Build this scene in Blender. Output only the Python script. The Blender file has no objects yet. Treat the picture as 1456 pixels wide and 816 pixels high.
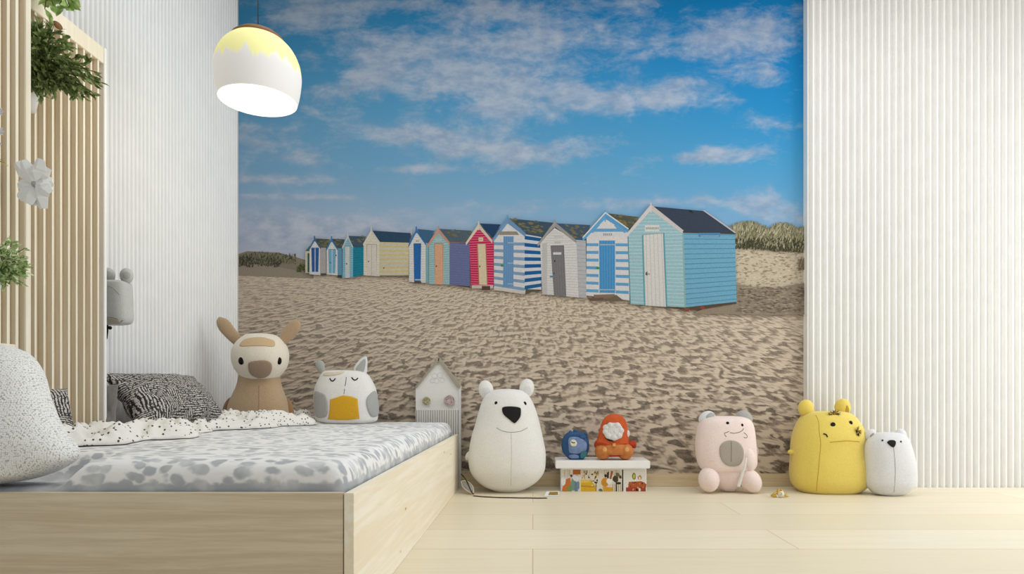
import bpy, bmesh, math, random
import numpy as np
from mathutils import Vector, Matrix, noise as mn
from mathutils.bvhtree import BVHTree

# ---------------------------------------------------------------- camera
D, H, F = 3.43, 0.5, 912.0          # camera distance to the back wall, eye height, focal length (px of 1456)
CX, CY = 758.0, 558.0
S = bpy.context.scene
C = S.collection
cam = bpy.data.objects.new('camera', bpy.data.cameras.new('camera'))
C.objects.link(cam); S.camera = cam
cam.location = (0, -D, H); cam.rotation_euler = (math.pi / 2, 0, 0)
cam.data.sensor_width = 36; cam.data.lens = 36 * F / 1456
cam.data.shift_x = -(CX - 728) / 1456; cam.data.shift_y = (CY - 408) / 1456
cam.data.clip_start = 0.02
S.view_settings.view_transform = 'Standard'; S.view_settings.look = 'None'
S.view_settings.gamma = 1; S.view_settings.use_curve_mapping = False
S.view_settings.exposure = 0.12

# ---------------------------------------------------------------- world and lights
w = bpy.data.worlds.new('world'); S.world = w; w.use_nodes = True
bg = w.node_tree.nodes['Background']; bg.inputs[0].default_value = (0.90, 0.95, 1.0, 1); bg.inputs[1].default_value = 0.50


def area(name, loc, rot, sx, sy, power, col=(1, 1, 1)):
    l = bpy.data.lights.new(name, 'AREA'); l.shape = 'RECTANGLE'; l.size = sx; l.size_y = sy
    l.energy = power; l.color = col
    o = bpy.data.objects.new(name, l); C.objects.link(o); o.location = loc; o.rotation_euler = rot
    return o


area('window_daylight', (3.25, -1.20, 1.15), (0, math.radians(90), 0), 2.0, 1.9, 34, (0.985, 0.99, 1.0))
area('ceiling_fill', (0.6, -1.35, 2.72), (0, 0, 0), 3.4, 1.3, 26, (0.95, 0.975, 1.0))  # soft overhead fill added under the solid ceiling


def lin(c):
    c = c / 255.0
    return c / 12.92 if c <= 0.04045 else ((c + 0.055) / 1.055) ** 2.4


def rgb(t): return (lin(t[0]), lin(t[1]), lin(t[2]), 1.0)


def at(px, py, Y):
    d = D + Y
    return Vector(((px - CX) / F * d, Y, H - (py - CY) / F * d))


# ---------------------------------------------------------------- materials
class NT:
    def __init__(s, name):
        s.m = bpy.data.materials.new(name); s.m.use_nodes = True
        s.t = s.m.node_tree; s.b = s.t.nodes['Principled BSDF']
        s.b.inputs['Roughness'].default_value = 0.8
        s.b.inputs['Specular IOR Level'].default_value = 0.25

    def n(s, typ, **kw):
        nd = s.t.nodes.new(typ)
        for k, v in kw.items():
            if k.startswith('_'): setattr(nd, k[1:], v)
        return nd

    def put(s, sock, v):
        if isinstance(v, bpy.types.NodeSocket): s.t.links.new(v, sock)
        elif v is not None: sock.default_value = v

    def coord(s, scale=(1, 1, 1), rot=(0, 0, 0), which='Object'):
        tc = s.n('ShaderNodeTexCoord'); mp = s.n('ShaderNodeMapping')
        s.t.links.new(tc.outputs[which], mp.inputs[0])
        mp.inputs['Scale'].default_value = scale; mp.inputs['Rotation'].default_value = rot
        return mp.outputs[0]

    def noise(s, vec, scale=5, detail=4, rough=0.5, dist=0.0):
        nd = s.n('ShaderNodeTexNoise'); s.put(nd.inputs['Vector'], vec)
        nd.inputs['Scale'].default_value = scale; nd.inputs['Detail'].default_value = detail
        nd.inputs['Roughness'].default_value = rough; nd.inputs['Distortion'].default_value = dist
        return nd.outputs[0]

    def vor(s, vec, scale=5, rnd=1.0, out='Distance', feature='F1'):
        nd = s.n('ShaderNodeTexVoronoi'); nd.feature = feature; s.put(nd.inputs['Vector'], vec)
        nd.inputs['Scale'].default_value = scale; nd.inputs['Randomness'].default_value = rnd
        return nd.outputs[out]

    def math(s, op, a, b=None, c=None, clamp=False):
        nd = s.n('ShaderNodeMath'); nd.operation = op; nd.use_clamp = clamp
        s.put(nd.inputs[0], a); s.put(nd.inputs[1], b)
        if c is not None: s.put(nd.inputs[2], c)
        return nd.outputs[0]

    def ramp(s, v, a, b, smooth=True):
        nd = s.n('ShaderNodeMapRange'); nd.interpolation_type = 'SMOOTHSTEP' if smooth else 'LINEAR'
        s.put(nd.inputs[0], v); nd.inputs[1].default_value = a; nd.inputs[2].default_value = b
        return nd.outputs[0]

    def mix(s, f, a, b, mode='MIX'):
        nd = s.n('ShaderNodeMix'); nd.data_type = 'RGBA'; nd.blend_type = mode
        s.put(nd.inputs[0], f); s.put(nd.inputs[6], a); s.put(nd.inputs[7], b)
        return nd.outputs[2]

    def sep(s, vec):
        nd = s.n('ShaderNodeSeparateXYZ'); s.put(nd.inputs[0], vec); return nd.outputs

    def comb(s, x, y, z=0.0):
        nd = s.n('ShaderNodeCombineXYZ'); s.put(nd.inputs[0], x); s.put(nd.inputs[1], y); s.put(nd.inputs[2], z)
        return nd.outputs[0]

    def color(s, v): s.put(s.b.inputs['Base Color'], v)

    def bump(s, h, strength=0.3, dist=0.002):
        nd = s.n('ShaderNodeBump'); nd.inputs['Strength'].default_value = strength
        nd.inputs['Distance'].default_value = dist; s.put(nd.inputs['Height'], h)
        s.t.links.new(nd.outputs[0], s.b.inputs['Normal'])


def plain(name, col, rough=0.7, var=0.04, scale=12, metal=0.0):
    n = NT(name); c = rgb(col)
    f = n.noise(n.coord(), scale, 3)
    dark = tuple(max(0, x * (1 - 2.5 * var)) for x in c[:3]) + (1,)
    n.color(n.mix(n.ramp(f, 0.35, 0.65), dark, c))
    n.b.inputs['Roughness'].default_value = rough; n.b.inputs['Metallic'].default_value = metal
    return n.m


def fabric(name, col, weave=900, strength=0.35, var=0.05, fuzz=0.3):
    """woven plush cloth: fine crossing threads as bump, slight tone variation"""
    n = NT(name); c = rgb(col); co = n.coord()
    w1 = n.n('ShaderNodeTexWave'); w1.bands_direction = 'X'; w2 = n.n('ShaderNodeTexWave'); w2.bands_direction = 'Z'
    for q in (w1, w2):
        n.put(q.inputs['Vector'], co); q.inputs['Scale'].default_value = weave / 6.3
        q.inputs['Distortion'].default_value = 1.5; q.inputs['Detail'].default_value = 1
    h = n.math('ADD', w1.outputs[1], w2.outputs[1])
    fine = n.noise(co, 260, 3, 0.7)
    h2 = n.math('ADD', n.math('MULTIPLY', h, 0.35), fine)
    dark = tuple(x * (1 - 2.6 * var) for x in c[:3]) + (1,)
    f = n.math('ADD', n.math('MULTIPLY', n.noise(co, 14, 3), 0.15), n.math('MULTIPLY', fine, 0.85))
    n.color(n.mix(n.ramp(f, 0.35, 0.62), dark, c))
    n.bump(h2, strength, 0.0016)
    n.b.inputs['Roughness'].default_value = 0.92; n.b.inputs['Sheen Weight'].default_value = fuzz
    n.b.inputs['Sheen Roughness'].default_value = 0.6; n.b.inputs['Specular IOR Level'].default_value = 0.1
    return n.m


def wood(name, light, dark, grain='x', knots=0.0, rough=0.55, gs=1.0):
    n = NT(name)
    sc = {'x': (1.2, 26, 26), 'y': (26, 1.2, 26), 'z': (26, 26, 1.2)}[grain]
    co = n.coord(tuple(v * gs for v in sc)); raw = n.coord()
    warp = n.noise(n.coord(tuple(0.12 * v for v in sc)), 2.0, 2)
    g = n.noise(co, 2.2, 7, 0.68, 0.5)
    g2 = n.math('ADD', n.math('MULTIPLY', g, 0.75), n.math('MULTIPLY', warp, 0.35))
    c = n.mix(n.ramp(g2, 0.42, 0.66), rgb(light), rgb(dark))
    if knots:
        ksc = {'x': (1.3, 2.0, 4.2), 'y': (2.0, 1.9, 5.0), 'z': (3, 3, 1)}[grain]
        sp = n.sep(n.coord(ksc)); v = n.vor(n.comb(sp[0] if grain == 'x' else sp[1], sp[2], 0.0), 2.3, 1.0)
        k = n.math('SUBTRACT', 1.0, n.ramp(v, 0.03, 0.07))
        ring = n.math('SUBTRACT', 1.0, n.ramp(v, 0.03, 0.22))
        c = n.mix(n.math('MULTIPLY', ring, 0.42), c, rgb(dark))
        c = n.mix(n.math('MULTIPLY', k, knots), c, rgb((150, 105, 62)))
    n.color(c); n.bump(g, 0.12, 0.0015)
    n.b.inputs['Roughness'].default_value = rough
    return n.m


M = {}
M['flute_r'] = plain('white_fluted_panel', (244, 243, 240), 0.6, 0.01)
M['flute_l'] = plain('white_fluted_wallcovering', (240, 240, 240), 0.65, 0.01)
M['plaster'] = plain('white_plaster', (240, 238, 232), 0.8, 0.01)
M['cream_slat'] = wood('pale_cream_wood', (244, 237, 220), (234, 224, 202), 'z', gs=0.8)
M['tan_back'] = wood('tan_wood_backing', (196, 174, 142), (172, 148, 114), 'z', gs=0.9)
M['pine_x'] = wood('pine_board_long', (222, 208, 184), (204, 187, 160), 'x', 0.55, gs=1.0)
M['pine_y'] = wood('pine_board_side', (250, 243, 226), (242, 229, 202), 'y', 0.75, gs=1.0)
M['basewood'] = wood('baseboard_wood', (226, 208, 174), (212, 190, 152), 'x')
M['white_felt'] = fabric('white_cotton', (241, 239, 234))
M['cream_felt'] = fabric('cream_cotton', (236, 226, 208))
M['tan_felt'] = fabric('tan_corduroy', (190, 162, 128), 1200, 0.5, 0.08)
M['brown_felt'] = fabric('brown_wool', (156, 134, 112))
M['darktan_felt'] = fabric('dark_tan_wool', (150, 112, 70))
M['sand_felt'] = fabric('sand_cotton', (208, 180, 140))
M['grey_felt'] = fabric('heather_grey_wool', (176, 176, 172))
M['lightgrey_felt'] = fabric('pale_grey_cotton', (230, 230, 231))
M['bag_felt'] = fabric('stone_grey_felt', (196, 196, 192))
M['fringe_felt'] = fabric('oatmeal_cotton', (226, 212, 190))
M['mustard'] = fabric('mustard_felt', (226, 172, 30))
M['pink'] = fabric('pale_pink_plush', (251, 230, 223))
M['taupe'] = fabric('taupe_felt', (176, 166, 154))
M['yellow'] = fabric('yellow_cotton', (242, 216, 104))
M['black'] = plain('black_felt', (24, 22, 22), 0.7, 0.02)
M['glossblack'] = plain('black_glass_bead', (14, 12, 12), 0.12, 0.0)
M['thread'] = plain('grey_thread', (128, 120, 112), 0.8, 0.02)
M['seam_w'] = plain('cream_seam_thread', (190, 184, 174), 0.8, 0.02)
M['seam_y'] = plain('ochre_seam_thread', (186, 150, 50), 0.8, 0.02)
M['blue'] = plain('dark_blue_glaze', (42, 84, 130), 0.35, 0.08, 30)
M['paleblue'] = plain('powder_blue_glaze', (122, 142, 184), 0.4, 0.08, 40)
M['teal'] = plain('teal_glaze', (60, 120, 128), 0.35, 0.1, 40)
M['orange'] = plain('orange_felt', (206, 92, 46), 0.8, 0.06, 40)
M['redorange'] = plain('red_orange_felt', (184, 68, 40), 0.8, 0.08, 40)
M['amber'] = plain('amber_glazed_clay', (204, 126, 66), 0.5, 0.07, 40)
M['peach_spot'] = plain('peach_glaze', (228, 170, 104), 0.45, 0.05, 40)
M['fluff'] = fabric('white_fluff', (236, 234, 232), 500, 0.9, 0.12)
M['whitepaint'] = plain('white_painted_wood', (244, 243, 240), 0.5, 0.01)
M['gold'] = plain('gold_foil', (214, 178, 84), 0.35, 0.12, 90, 0.6)
M['ivory'] = plain('ivory_porcelain', (232, 224, 200), 0.35, 0.05, 60)
M['cord'] = plain('cream_cord', (226, 214, 188), 0.8, 0.05, 60)
M['darkcord'] = plain('dark_braided_cord', (70, 58, 46), 0.8, 0.05, 60)
M['capwood'] = plain('brown_lamp_cap', (140, 96, 58), 0.5, 0.06)
M['cable'] = plain('grey_cable', (80, 78, 76), 0.5, 0.0)
M['pinkbutton'] = fabric('dusty_pink_yarn', (222, 200, 198), 300, 0.8, 0.12)
M['glitter'] = fabric('straw_gold_yarn', (216, 204, 164), 300, 0.9, 0.2)
M['taupe_trim'] = fabric('taupe_ribbon', (168, 160, 142))
M['paper'] = plain('white_paper', (235, 235, 233), 0.6, 0.01)
M['paper_grey'] = plain('grey_paper', (168, 168, 164), 0.6, 0.03)
M['stem'] = plain('green_stem', (98, 104, 60), 0.7, 0.1)


def leafmat(name, a, b):
    n = NT(name)
    n.color(n.mix(n.ramp(n.noise(n.coord(), 60, 2), 0.35, 0.65), rgb(a), rgb(b)))
    n.b.inputs['Roughness'].default_value = 0.5
    return n.m


M['leaf_dark'] = leafmat('dark_green_leaf', (88, 108, 56), (150, 166, 104))
M['leaf_light'] = leafmat('fresh_green_leaf', (132, 168, 84), (190, 214, 140))
M['leaf_mint'] = leafmat('pale_green_leaf', (150, 178, 106), (212, 224, 176))
M['leaf_olive'] = leafmat('olive_leaf', (156, 146, 60), (184, 172, 84))

# ribbed felt of the house board
n = NT('ribbed_white_felt')
wv = n.n('ShaderNodeTexWave'); wv.bands_direction = 'X'; n.put(wv.inputs['Vector'], n.coord())
wv.inputs['Scale'].default_value = 26; wv.inputs['Distortion'].default_value = 0.6
n.color(n.mix(n.ramp(wv.outputs[1], 0.1, 0.6), rgb((172, 168, 160)), rgb((232, 230, 226))))
n.bump(wv.outputs[1], 0.6, 0.003); M['ribbed'] = n.m

# floor boards
n = NT('pale_oak_planks')
co = n.coord(); br = n.n('ShaderNodeTexBrick'); n.put(br.inputs['Vector'], co)
br.offset = 0.37; br.inputs['Scale'].default_value = 1
br.inputs['Brick Width'].default_value = 2.3; br.inputs['Row Height'].default_value = 0.29
br.inputs['Mortar Size'].default_value = 0.0016; br.inputs['Mortar Smooth'].default_value = 0.3
br.inputs['Color1'].default_value = rgb((241, 231, 208)); br.inputs['Color2'].default_value = rgb((232, 221, 194))
br.inputs['Mortar'].default_value = rgb((196, 174, 134))
g = n.noise(n.coord((1.1, 24, 1)), 1.7, 6, 0.6, 0.5)
c = n.mix(n.math('MULTIPLY', n.ramp(g, 0.45, 0.75), 0.45), br.outputs[0], rgb((226, 212, 182)))
n.color(c); n.b.inputs['Roughness'].default_value = 0.42; n.bump(g, 0.06, 0.001)
M['floor'] = n.m

# bed sheet: white with brushed grey dabs in wavy rows
n = NT('brushed_dab_sheet')
co = n.coord(); nz = n.n('ShaderNodeTexNoise'); n.put(nz.inputs['Vector'], co); nz.inputs['Scale'].default_value = 6
nz.inputs['Detail'].default_value = 2
add = n.n('ShaderNodeVectorMath'); add.operation = 'MULTIPLY_ADD'
n.put(add.inputs[0], nz.outputs[1]); add.inputs[1].default_value = (0.10, 0.09, 0.03); n.put(add.inputs[2], co)
mp = n.n('ShaderNodeMapping'); n.put(mp.inputs[0], add.outputs[0]); mp.inputs['Scale'].default_value = (27, 44, 30)
v = n.vor(mp.outputs[0], 1.0, 0.75)
v = n.math('ADD', v, n.math('MULTIPLY_ADD', n.noise(n.coord((40, 90, 40)), 1.0, 3), 0.5, -0.25))
dab = n.math('SUBTRACT', 1.0, n.ramp(v, 0.36, 0.60))
zz = n.sep(n.coord((1, 1, 1)))[2]
hem = n.ramp(n.math('ADD', zz, n.math('MULTIPLY_ADD', n.noise(n.coord((22, 22, 0)), 1.0, 2), 0.03, -0.015)), 0.068, 0.060)
dab = n.math('MAXIMUM', dab, hem)
tone = n.math('MULTIPLY_ADD', n.ramp(n.noise(co, 14, 3), 0.3, 0.6), 0.6, 0.4)
c = n.mix(n.math('MULTIPLY', n.math('MULTIPLY', dab, tone), 0.95), rgb((240, 239, 238)), rgb((176, 180, 184)))
n.color(c); n.bump(n.noise(n.coord((14, 60, 20)), 1.0, 4, 0.6, 0.8), 0.35, 0.006)
n.b.inputs['Roughness'].default_value = 0.9; M['sheet'] = n.m

# dotted throw
n = NT('dotted_muslin')
v = n.vor(n.coord((84, 58, 60)), 1.0, 0.8)
v = n.math('ADD', v, n.math('MULTIPLY_ADD', n.noise(n.coord(), 90, 2), 0.24, -0.12))
d = n.math('SUBTRACT', 1.0, n.ramp(v, 0.21, 0.28))
n.color(n.mix(d, rgb((236, 233, 226)), rgb((84, 72, 62))))
n.bump(n.noise(n.coord(), 40, 5, 0.65, 0.6), 0.5, 0.006); n.b.inputs['Roughness'].default_value = 0.95
M['dotted'] = n.m

# black and white hatched cushion
n = NT('hatched_black_cotton')
co = n.coord(); wa = n.n('ShaderNodeTexWave'); wb = n.n('ShaderNodeTexWave')
wa.bands_direction = 'X'; wb.bands_direction = 'Y'
for q, sc in ((wa, 34), (wb, 42)):
    n.put(q.inputs['Vector'], co); q.inputs['Scale'].default_value = sc; q.inputs['Distortion'].default_value = 3.2
    q.inputs['Detail'].default_value = 3; q.inputs['Detail Scale'].default_value = 2.2
sel = n.ramp(n.noise(n.coord((1, 1, 0)), 9, 1), 0.46, 0.54)
mx = n.mix(sel, wa.outputs[0], wb.outputs[0])
br = n.noise(co, 130, 2, 0.7)
val = n.math('MULTIPLY', mx, n.ramp(br, 0.32, 0.6))
n.color(n.mix(n.ramp(val, 0.12, 0.55), rgb((52, 49, 50)), rgb((200, 194, 188))))
n.bump(val, 0.3, 0.002); n.b.inputs['Roughness'].default_value = 0.95; M['hatched'] = n.m

# white nubbly cushion with tiny specks
n = NT('nubbly_white_boucle')
v = n.vor(n.coord(), 250, 0.5)
n.color(n.mix(n.ramp(v, 0.52, 0.74), rgb((240, 239, 237)), rgb((176, 174, 170))))
n.bump(v, 0.35, -0.003); n.b.inputs['Roughness'].default_value = 0.95; M['boucle'] = n.m

# lamp shade: lit linen, yellow glow painted into the top colour with a ragged edge
n = NT('glow_tinted_lamp_shade')
sx = n.sep(n.coord())
glow_edge = n.noise(n.comb(sx[0], sx[1], 0.0), 26, 3, 0.7)
lvl = n.math('ADD', sx[2], n.math('MULTIPLY', glow_edge, -0.16))
f = n.ramp(lvl, 0.022, 0.044)
col = n.mix(f, rgb((226, 224, 222)), rgb((240, 235, 166)))
n.color(col); n.put(n.b.inputs['Emission Color'], col); n.b.inputs['Emission Strength'].default_value = 0.25
M['shade'] = n.m
n = NT('lamp_diffuser'); n.color((1, 1, 1, 1)); n.b.inputs['Emission Color'].default_value = (1, 0.985, 0.95, 1)
n.b.inputs['Emission Strength'].default_value = 1.6; M['diffuser'] = n.m

# printed colours (mural polygons, box collage): ink read from the mesh
n = NT('printed_ink')
at_ = n.n('ShaderNodeAttribute'); at_.attribute_name = 'ink'
gr = n.noise(n.coord(), 140, 3, 0.6)
n.color(n.mix(1.0, at_.outputs[0], n.mix(n.ramp(gr, 0.3, 0.7), (0.9, 0.9, 0.9, 1), (1.05, 1.05, 1.05, 1)), 'MULTIPLY'))
n.b.inputs['Roughness'].default_value = 0.75; n.b.inputs['Specular IOR Level'].default_value = 0.1; M['ink'] = n.m


# ---------------------------------------------------------------- object helpers
def wloc(o):
    v = Vector((0, 0, 0))
    while o is not None:
        v += o.location; o = o.parent
    return v


def thing(name, label, cat, loc, group=None):
    o = bpy.data.objects.new(name, None); C.objects.link(o); o.location = loc
    o.empty_display_size = 0.05; o['label'] = label; o['category'] = cat
    if group: o['group'] = group
    return o


def tag(o, label, cat, group=None):
    o['label'] = label; o['category'] = cat
    if group: o['group'] = group
    return o


def mesh(name, V, Fc, mat, parent=None, smooth=True, loc=None, label=None):
    """world-space vertices -> one linked mesh object"""
    org = wloc(parent) if parent is not None else Vector((0, 0, 0))
    if loc is not None: l = Vector(loc) - org
    elif V:
        l = Vector([(min(v[i] for v in V) + max(v[i] for v in V)) / 2 for i in range(3)]) - org
    m = bpy.data.meshes.new(name)
    m.from_pydata([tuple(Vector(v) - org - l) for v in V], [], Fc); m.update()
    if smooth: m.shade_smooth()
    o = bpy.data.objects.new(name, m); C.objects.link(o); o.parent = parent; o.location = l
    if mat is not None: m.materials.append(mat)
    if label: o['label'] = label
    return o


def struct(o): o['kind'] = 'structure'; return o


def fixn(o):
    bm = bmesh.new(); bm.from_mesh(o.data); bmesh.ops.recalc_face_normals(bm, faces=bm.faces[:]); bm.to_mesh(o.data); bm.free()
    return o


def box(name, a, b, mat, parent=None, bev=0.002, label=None, bottom=True):
    bm = bmesh.new(); bmesh.ops.create_cube(bm, size=1)
    for v in bm.verts:
        v.co = Vector([(a[i] + b[i]) / 2 + v.co[i] * (b[i] - a[i]) for i in range(3)])
    if bev: bmesh.ops.bevel(bm, geom=bm.edges[:], offset=bev, segments=2, affect='EDGES')
    bm.verts.ensure_lookup_table()
    V = [v.co.copy() for v in bm.verts]; Fc = [[v.index for v in f.verts] for f in bm.faces]; bm.free()
    return mesh(name, V, Fc, mat, parent, False, label=label)


def catmull(P, sub):
    P = [np.array(p, float) for p in P]; out = []
    for i in range(len(P) - 1):
        p0 = P[max(i - 1, 0)]; p1 = P[i]; p2 = P[i + 1]; p3 = P[min(i + 2, len(P) - 1)]
        for k in range(sub):
            t = k / sub
            out.append(0.5 * ((2 * p1) + (-p0 + p2) * t + (2 * p0 - 5 * p1 + 4 * p2 - p3) * t * t + (-p0 + 3 * p1 - 3 * p2 + p3) * t ** 3))
    out.append(P[-1]); return out


def closed(P, sub):
    n_ = len(P); P = [np.array(p, float) for p in P]; out = []
    for i in range(n_):
        p0, p1, p2, p3 = P[i - 1], P[i], P[(i + 1) % n_], P[(i + 2) % n_]
        for k in range(sub):
            t = k / sub
            out.append(0.5 * ((2 * p1) + (-p0 + p2) * t + (2 * p0 - 5 * p1 + 4 * p2 - p3) * t * t + (-p0 + 3 * p1 - 3 * p2 + p3) * t ** 3))
    return out


def loft(rows, Y, kdepth=0.8, bmax=9.0, seg=48, sub=6, expo=2.3, zfloor=None):
    """rows: (py, pxL, pxR[, y shift]) -> closed soft body centred on the plane y=Y"""
    rows = [tuple(r) + (0.0,) * (4 - len(r)) for r in rows]
    P = catmull(rows, sub); V = []; Fc = []
    for py, l, r, ys in P:
        a = at(l, py, Y); b = at(r, py, Y)
        cx = (a.x + b.x) / 2; hw = max((b.x - a.x) / 2, 0.0005); hd = min(hw * kdepth, bmax)
        z = a.z if zfloor is None else max(a.z, zfloor)
        for k in range(seg):
            t = 2 * math.pi * k / seg; cs, sn = math.cos(t), math.sin(t)
            V.append(Vector((cx + hw * math.copysign(abs(cs) ** (2 / expo), cs),
                             Y + ys + hd * math.copysign(abs(sn) ** (2 / expo), sn), z)))
    nr = len(P)
    for i in range(nr - 1):
        for k in range(seg):
            a = i * seg + k; b = i * seg + (k + 1) % seg
            Fc.append((a, b, b + seg, a + seg))
    Fc.append(tuple(range(seg))[::-1]); Fc.append(tuple((nr - 1) * seg + k for k in range(seg)))
    return V, Fc


def soft(name, V, Fc, mat, parent, label=None):
    o = mesh(name, V, Fc, mat, parent, True, label=label); fixn(o); return o


def ellip(px, py, rx, rz, Y, ry, ang=0, seg=28, rings=18, squash=None):
    """ellipsoid, radii rx, rz in pixels at that distance, ry in metres, ang degrees clockwise in view"""
    c = at(px, py, Y); k = (D + Y) / F; a = math.radians(ang); V = []; Fc = []
    for i in range(rings + 1):
        th = math.pi * i / rings
        for j in range(seg):
            ph = 2 * math.pi * j / seg
            x = rx * k * math.sin(th) * math.cos(ph); y = ry * math.sin(th) * math.sin(ph); z = rz * k * math.cos(th)
            if squash: x, y, z = squash(x, y, z)
            V.append(c + Vector((x * math.cos(a) + z * math.sin(a), y, -x * math.sin(a) + z * math.cos(a))))
    for i in range(rings):
        for j in range(seg):
            a0 = i * seg + j; b0 = i * seg + (j + 1) % seg
            Fc.append((a0, b0, b0 + seg, a0 + seg))
    return V, Fc


def bvh(V, Fc): return BVHTree.FromPolygons([tuple(v) for v in V], [tuple(f) for f in Fc])


def hit(tree, px, py):
    o = Vector((0, -D, H)); d = (at(px, py, 0) - o).normalized()
    l, nrm, i, dist = tree.ray_cast(o, d)
    if l is None: return None
    if nrm.dot(d) > 0: nrm = -nrm
    return l, nrm


def patch(name, tree, outline, mat, parent, off=0.003, sub=4, label=None, smoothc=True):
    """a sewn-on piece: the outline laid on the surface of a body, slightly padded, with a real edge"""
    P = closed(outline, sub) if smoothc else [np.array(p, float) for p in outline]
    c = sum(P) / len(P); nP = len(P); V = []; Fc = []; ts = (0.0, 0.25, 0.5, 0.75, 0.93, 1.0, 1.0)
    for ri, t in enumerate(ts):
        for p in P:
            q = c + (p - c) * t; s_ = 1.0; h = hit(tree, q[0], q[1])
            while h is None and s_ > 0.1:
                s_ -= 0.03; qq = c + (p - c) * t * s_; h = hit(tree, qq[0], qq[1])
            o = off if ri < 5 else (off * 0.7 if ri == 5 else -off * 0.5)
            V.append(h[0] + h[1] * o)
            if ri == 0: break
    for k in range(nP): Fc.append((0, 1 + k, 1 + (k + 1) % nP))
    for i in range(len(ts) - 2):
        b0 = 1 + i * nP
        for k in range(nP):
            k2 = (k + 1) % nP; Fc.append((b0 + k, b0 + nP + k, b0 + nP + k2, b0 + k2))
    return soft(name, V, Fc, mat, parent, label)


def tube_mesh(P, r, seg=8, taper=None):
    V = []; Fc = []; n_ = len(P); P = [Vector(p) for p in P]
    up = Vector((0, 0, 1)); last = None
    for i, p in enumerate(P):
        t = (P[min(i + 1, n_ - 1)] - P[max(i - 1, 0)])
        t = t.normalized() if t.length > 1e-9 else Vector((1, 0, 0))
        if last is None:
            s_ = t.cross(up if abs(t.dot(up)) < 0.95 else Vector((0, 1, 0))).normalized()
        else:
            s_ = (last - t * last.dot(t)).normalized()
        last = s_; u = t.cross(s_); rr = r if taper is None else r * taper(i / (n_ - 1))
        for k in range(seg):
            a = 2 * math.pi * k / seg; V.append(p + s_ * math.cos(a) * rr + u * math.sin(a) * rr)
    for i in range(n_ - 1):
        for k in range(seg):
            a = i * seg + k; b = i * seg + (k + 1) % seg; Fc.append((a, b, b + seg, a + seg))
    Fc.append(tuple(range(seg))[::-1]); Fc.append(tuple((n_ - 1) * seg + k for k in range(seg)))
    return V, Fc


def line_on(name, tree, pts, r, mat, parent, sub=5, lift=0.0, label=None):
    P = [hit(tree, p[0], p[1]) for p in catmull(pts, sub)]
    P = [h[0] + h[1] * lift for h in P if h]
    V, Fc = tube_mesh(P, r); return soft(name, V, Fc, mat, parent, label)


def dot(name, tree, px, py, rx, rz, mat, parent, ry=0.004, ang=0, label=None):
    h = hit(tree, px, py); Y = h[0].y
    return soft(name, *ellip(px, py, rx, rz, Y, ry, ang, 16, 10), mat, parent, label)


def join(parts):
    V = []; Fc = []
    for v, f in parts:
        o = len(V); V += list(v); Fc += [tuple(i + o for i in q) for q in f]
    return V, Fc


# ---------------------------------------------------------------- room
struct(box('floor', (-1.7, -4.6, -0.05), (3.4, 0.1, 0.0), M['floor'], bev=0)).data
struct(box('wall_back', (-1.7, 0.001, 0), (3.4, 0.12, 2.8), M['plaster'], bev=0))
struct(box('ceiling', (-1.7, -4.6, 2.8), (3.4, 0.12, 2.9), M['plaster'], bev=0))
XL = -1.576


def flutes(n_, pitch, amp, steps=16):
    out = []
    for i in range(n_):
        for k in range(steps):
            t = k / steps
            out.append((i * pitch + t * pitch, amp * max(0.0, math.sin(math.pi * t / 0.56)) ** 0.4 if t < 0.56 else 0.0))
    out.append((n_ * pitch, 0.0)); return out


# left wall: fine vertical flutes facing +x
prof = flutes(176, 0.026, 0.012); V = []; Fc = []
for (u, h_) in prof: V += [(XL - 0.014 + h_, -u - 0.001, 0), (XL - 0.014 + h_, -u - 0.001, 2.8)]
nb = len(prof)
for i in range(nb - 1): Fc.append((2 * i, 2 * i + 1, 2 * i + 3, 2 * i + 2))
V += [(XL - 0.11, prof[0][0] * -1 - 0.001, 0), (XL - 0.11, -0.001, 2.8), (XL - 0.11, -prof[-1][0] - 0.001, 0), (XL - 0.11, -prof[-1][0] - 0.001, 2.8)]
q = 2 * nb; Fc += [(0, q, q + 1, 1), (2 * nb - 2, 2 * nb - 1, q + 3, q + 2), (q, q + 2, q + 3, q + 1)]
struct(fixn(mesh('wall_left', V, Fc, M['flute_l'], None, False)))
# right part of the back wall: thick fluted panel proud of the mural
X0 = at(1148, 0, -0.05).x; XM = at(1147.5, 0, 0).x
prof = [(0, 0.0)] + [(0.016 + a, b) for a, b in flutes(52, 0.0362, 0.021)]
V = []; Fc = []
for (u, h_) in prof: V += [(X0 + u, -0.040 - h_, 0), (X0 + u, -0.040 - h_, 2.8)]
V[0] = (X0, -0.05, 0); V[1] = (X0, -0.05, 2.8)
nb = len(prof)
for i in range(nb - 1): Fc.append((2 * i, 2 * i + 1, 2 * i + 3, 2 * i + 2))
q = 2 * nb; V += [(X0, 0.001, 0), (X0, 0.001, 2.8), (X0 + prof[-1][0], 0.001, 0), (X0 + prof[-1][0], 0.001, 2.8)]
Fc += [(0, q, q + 1, 1), (2 * nb - 2, 2 * nb - 1, q + 3, q + 2), (q, q + 2, q + 3, q + 1)]
struct(fixn(mesh('wall_right', V, Fc, M['flute_r'], None, False)))
ZB = 0.0677
struct(box('baseboard_back', (XL, -0.016, 0.0), (X0 - 0.0005, 0.0, ZB), M['basewood'], bev=0.002))

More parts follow.
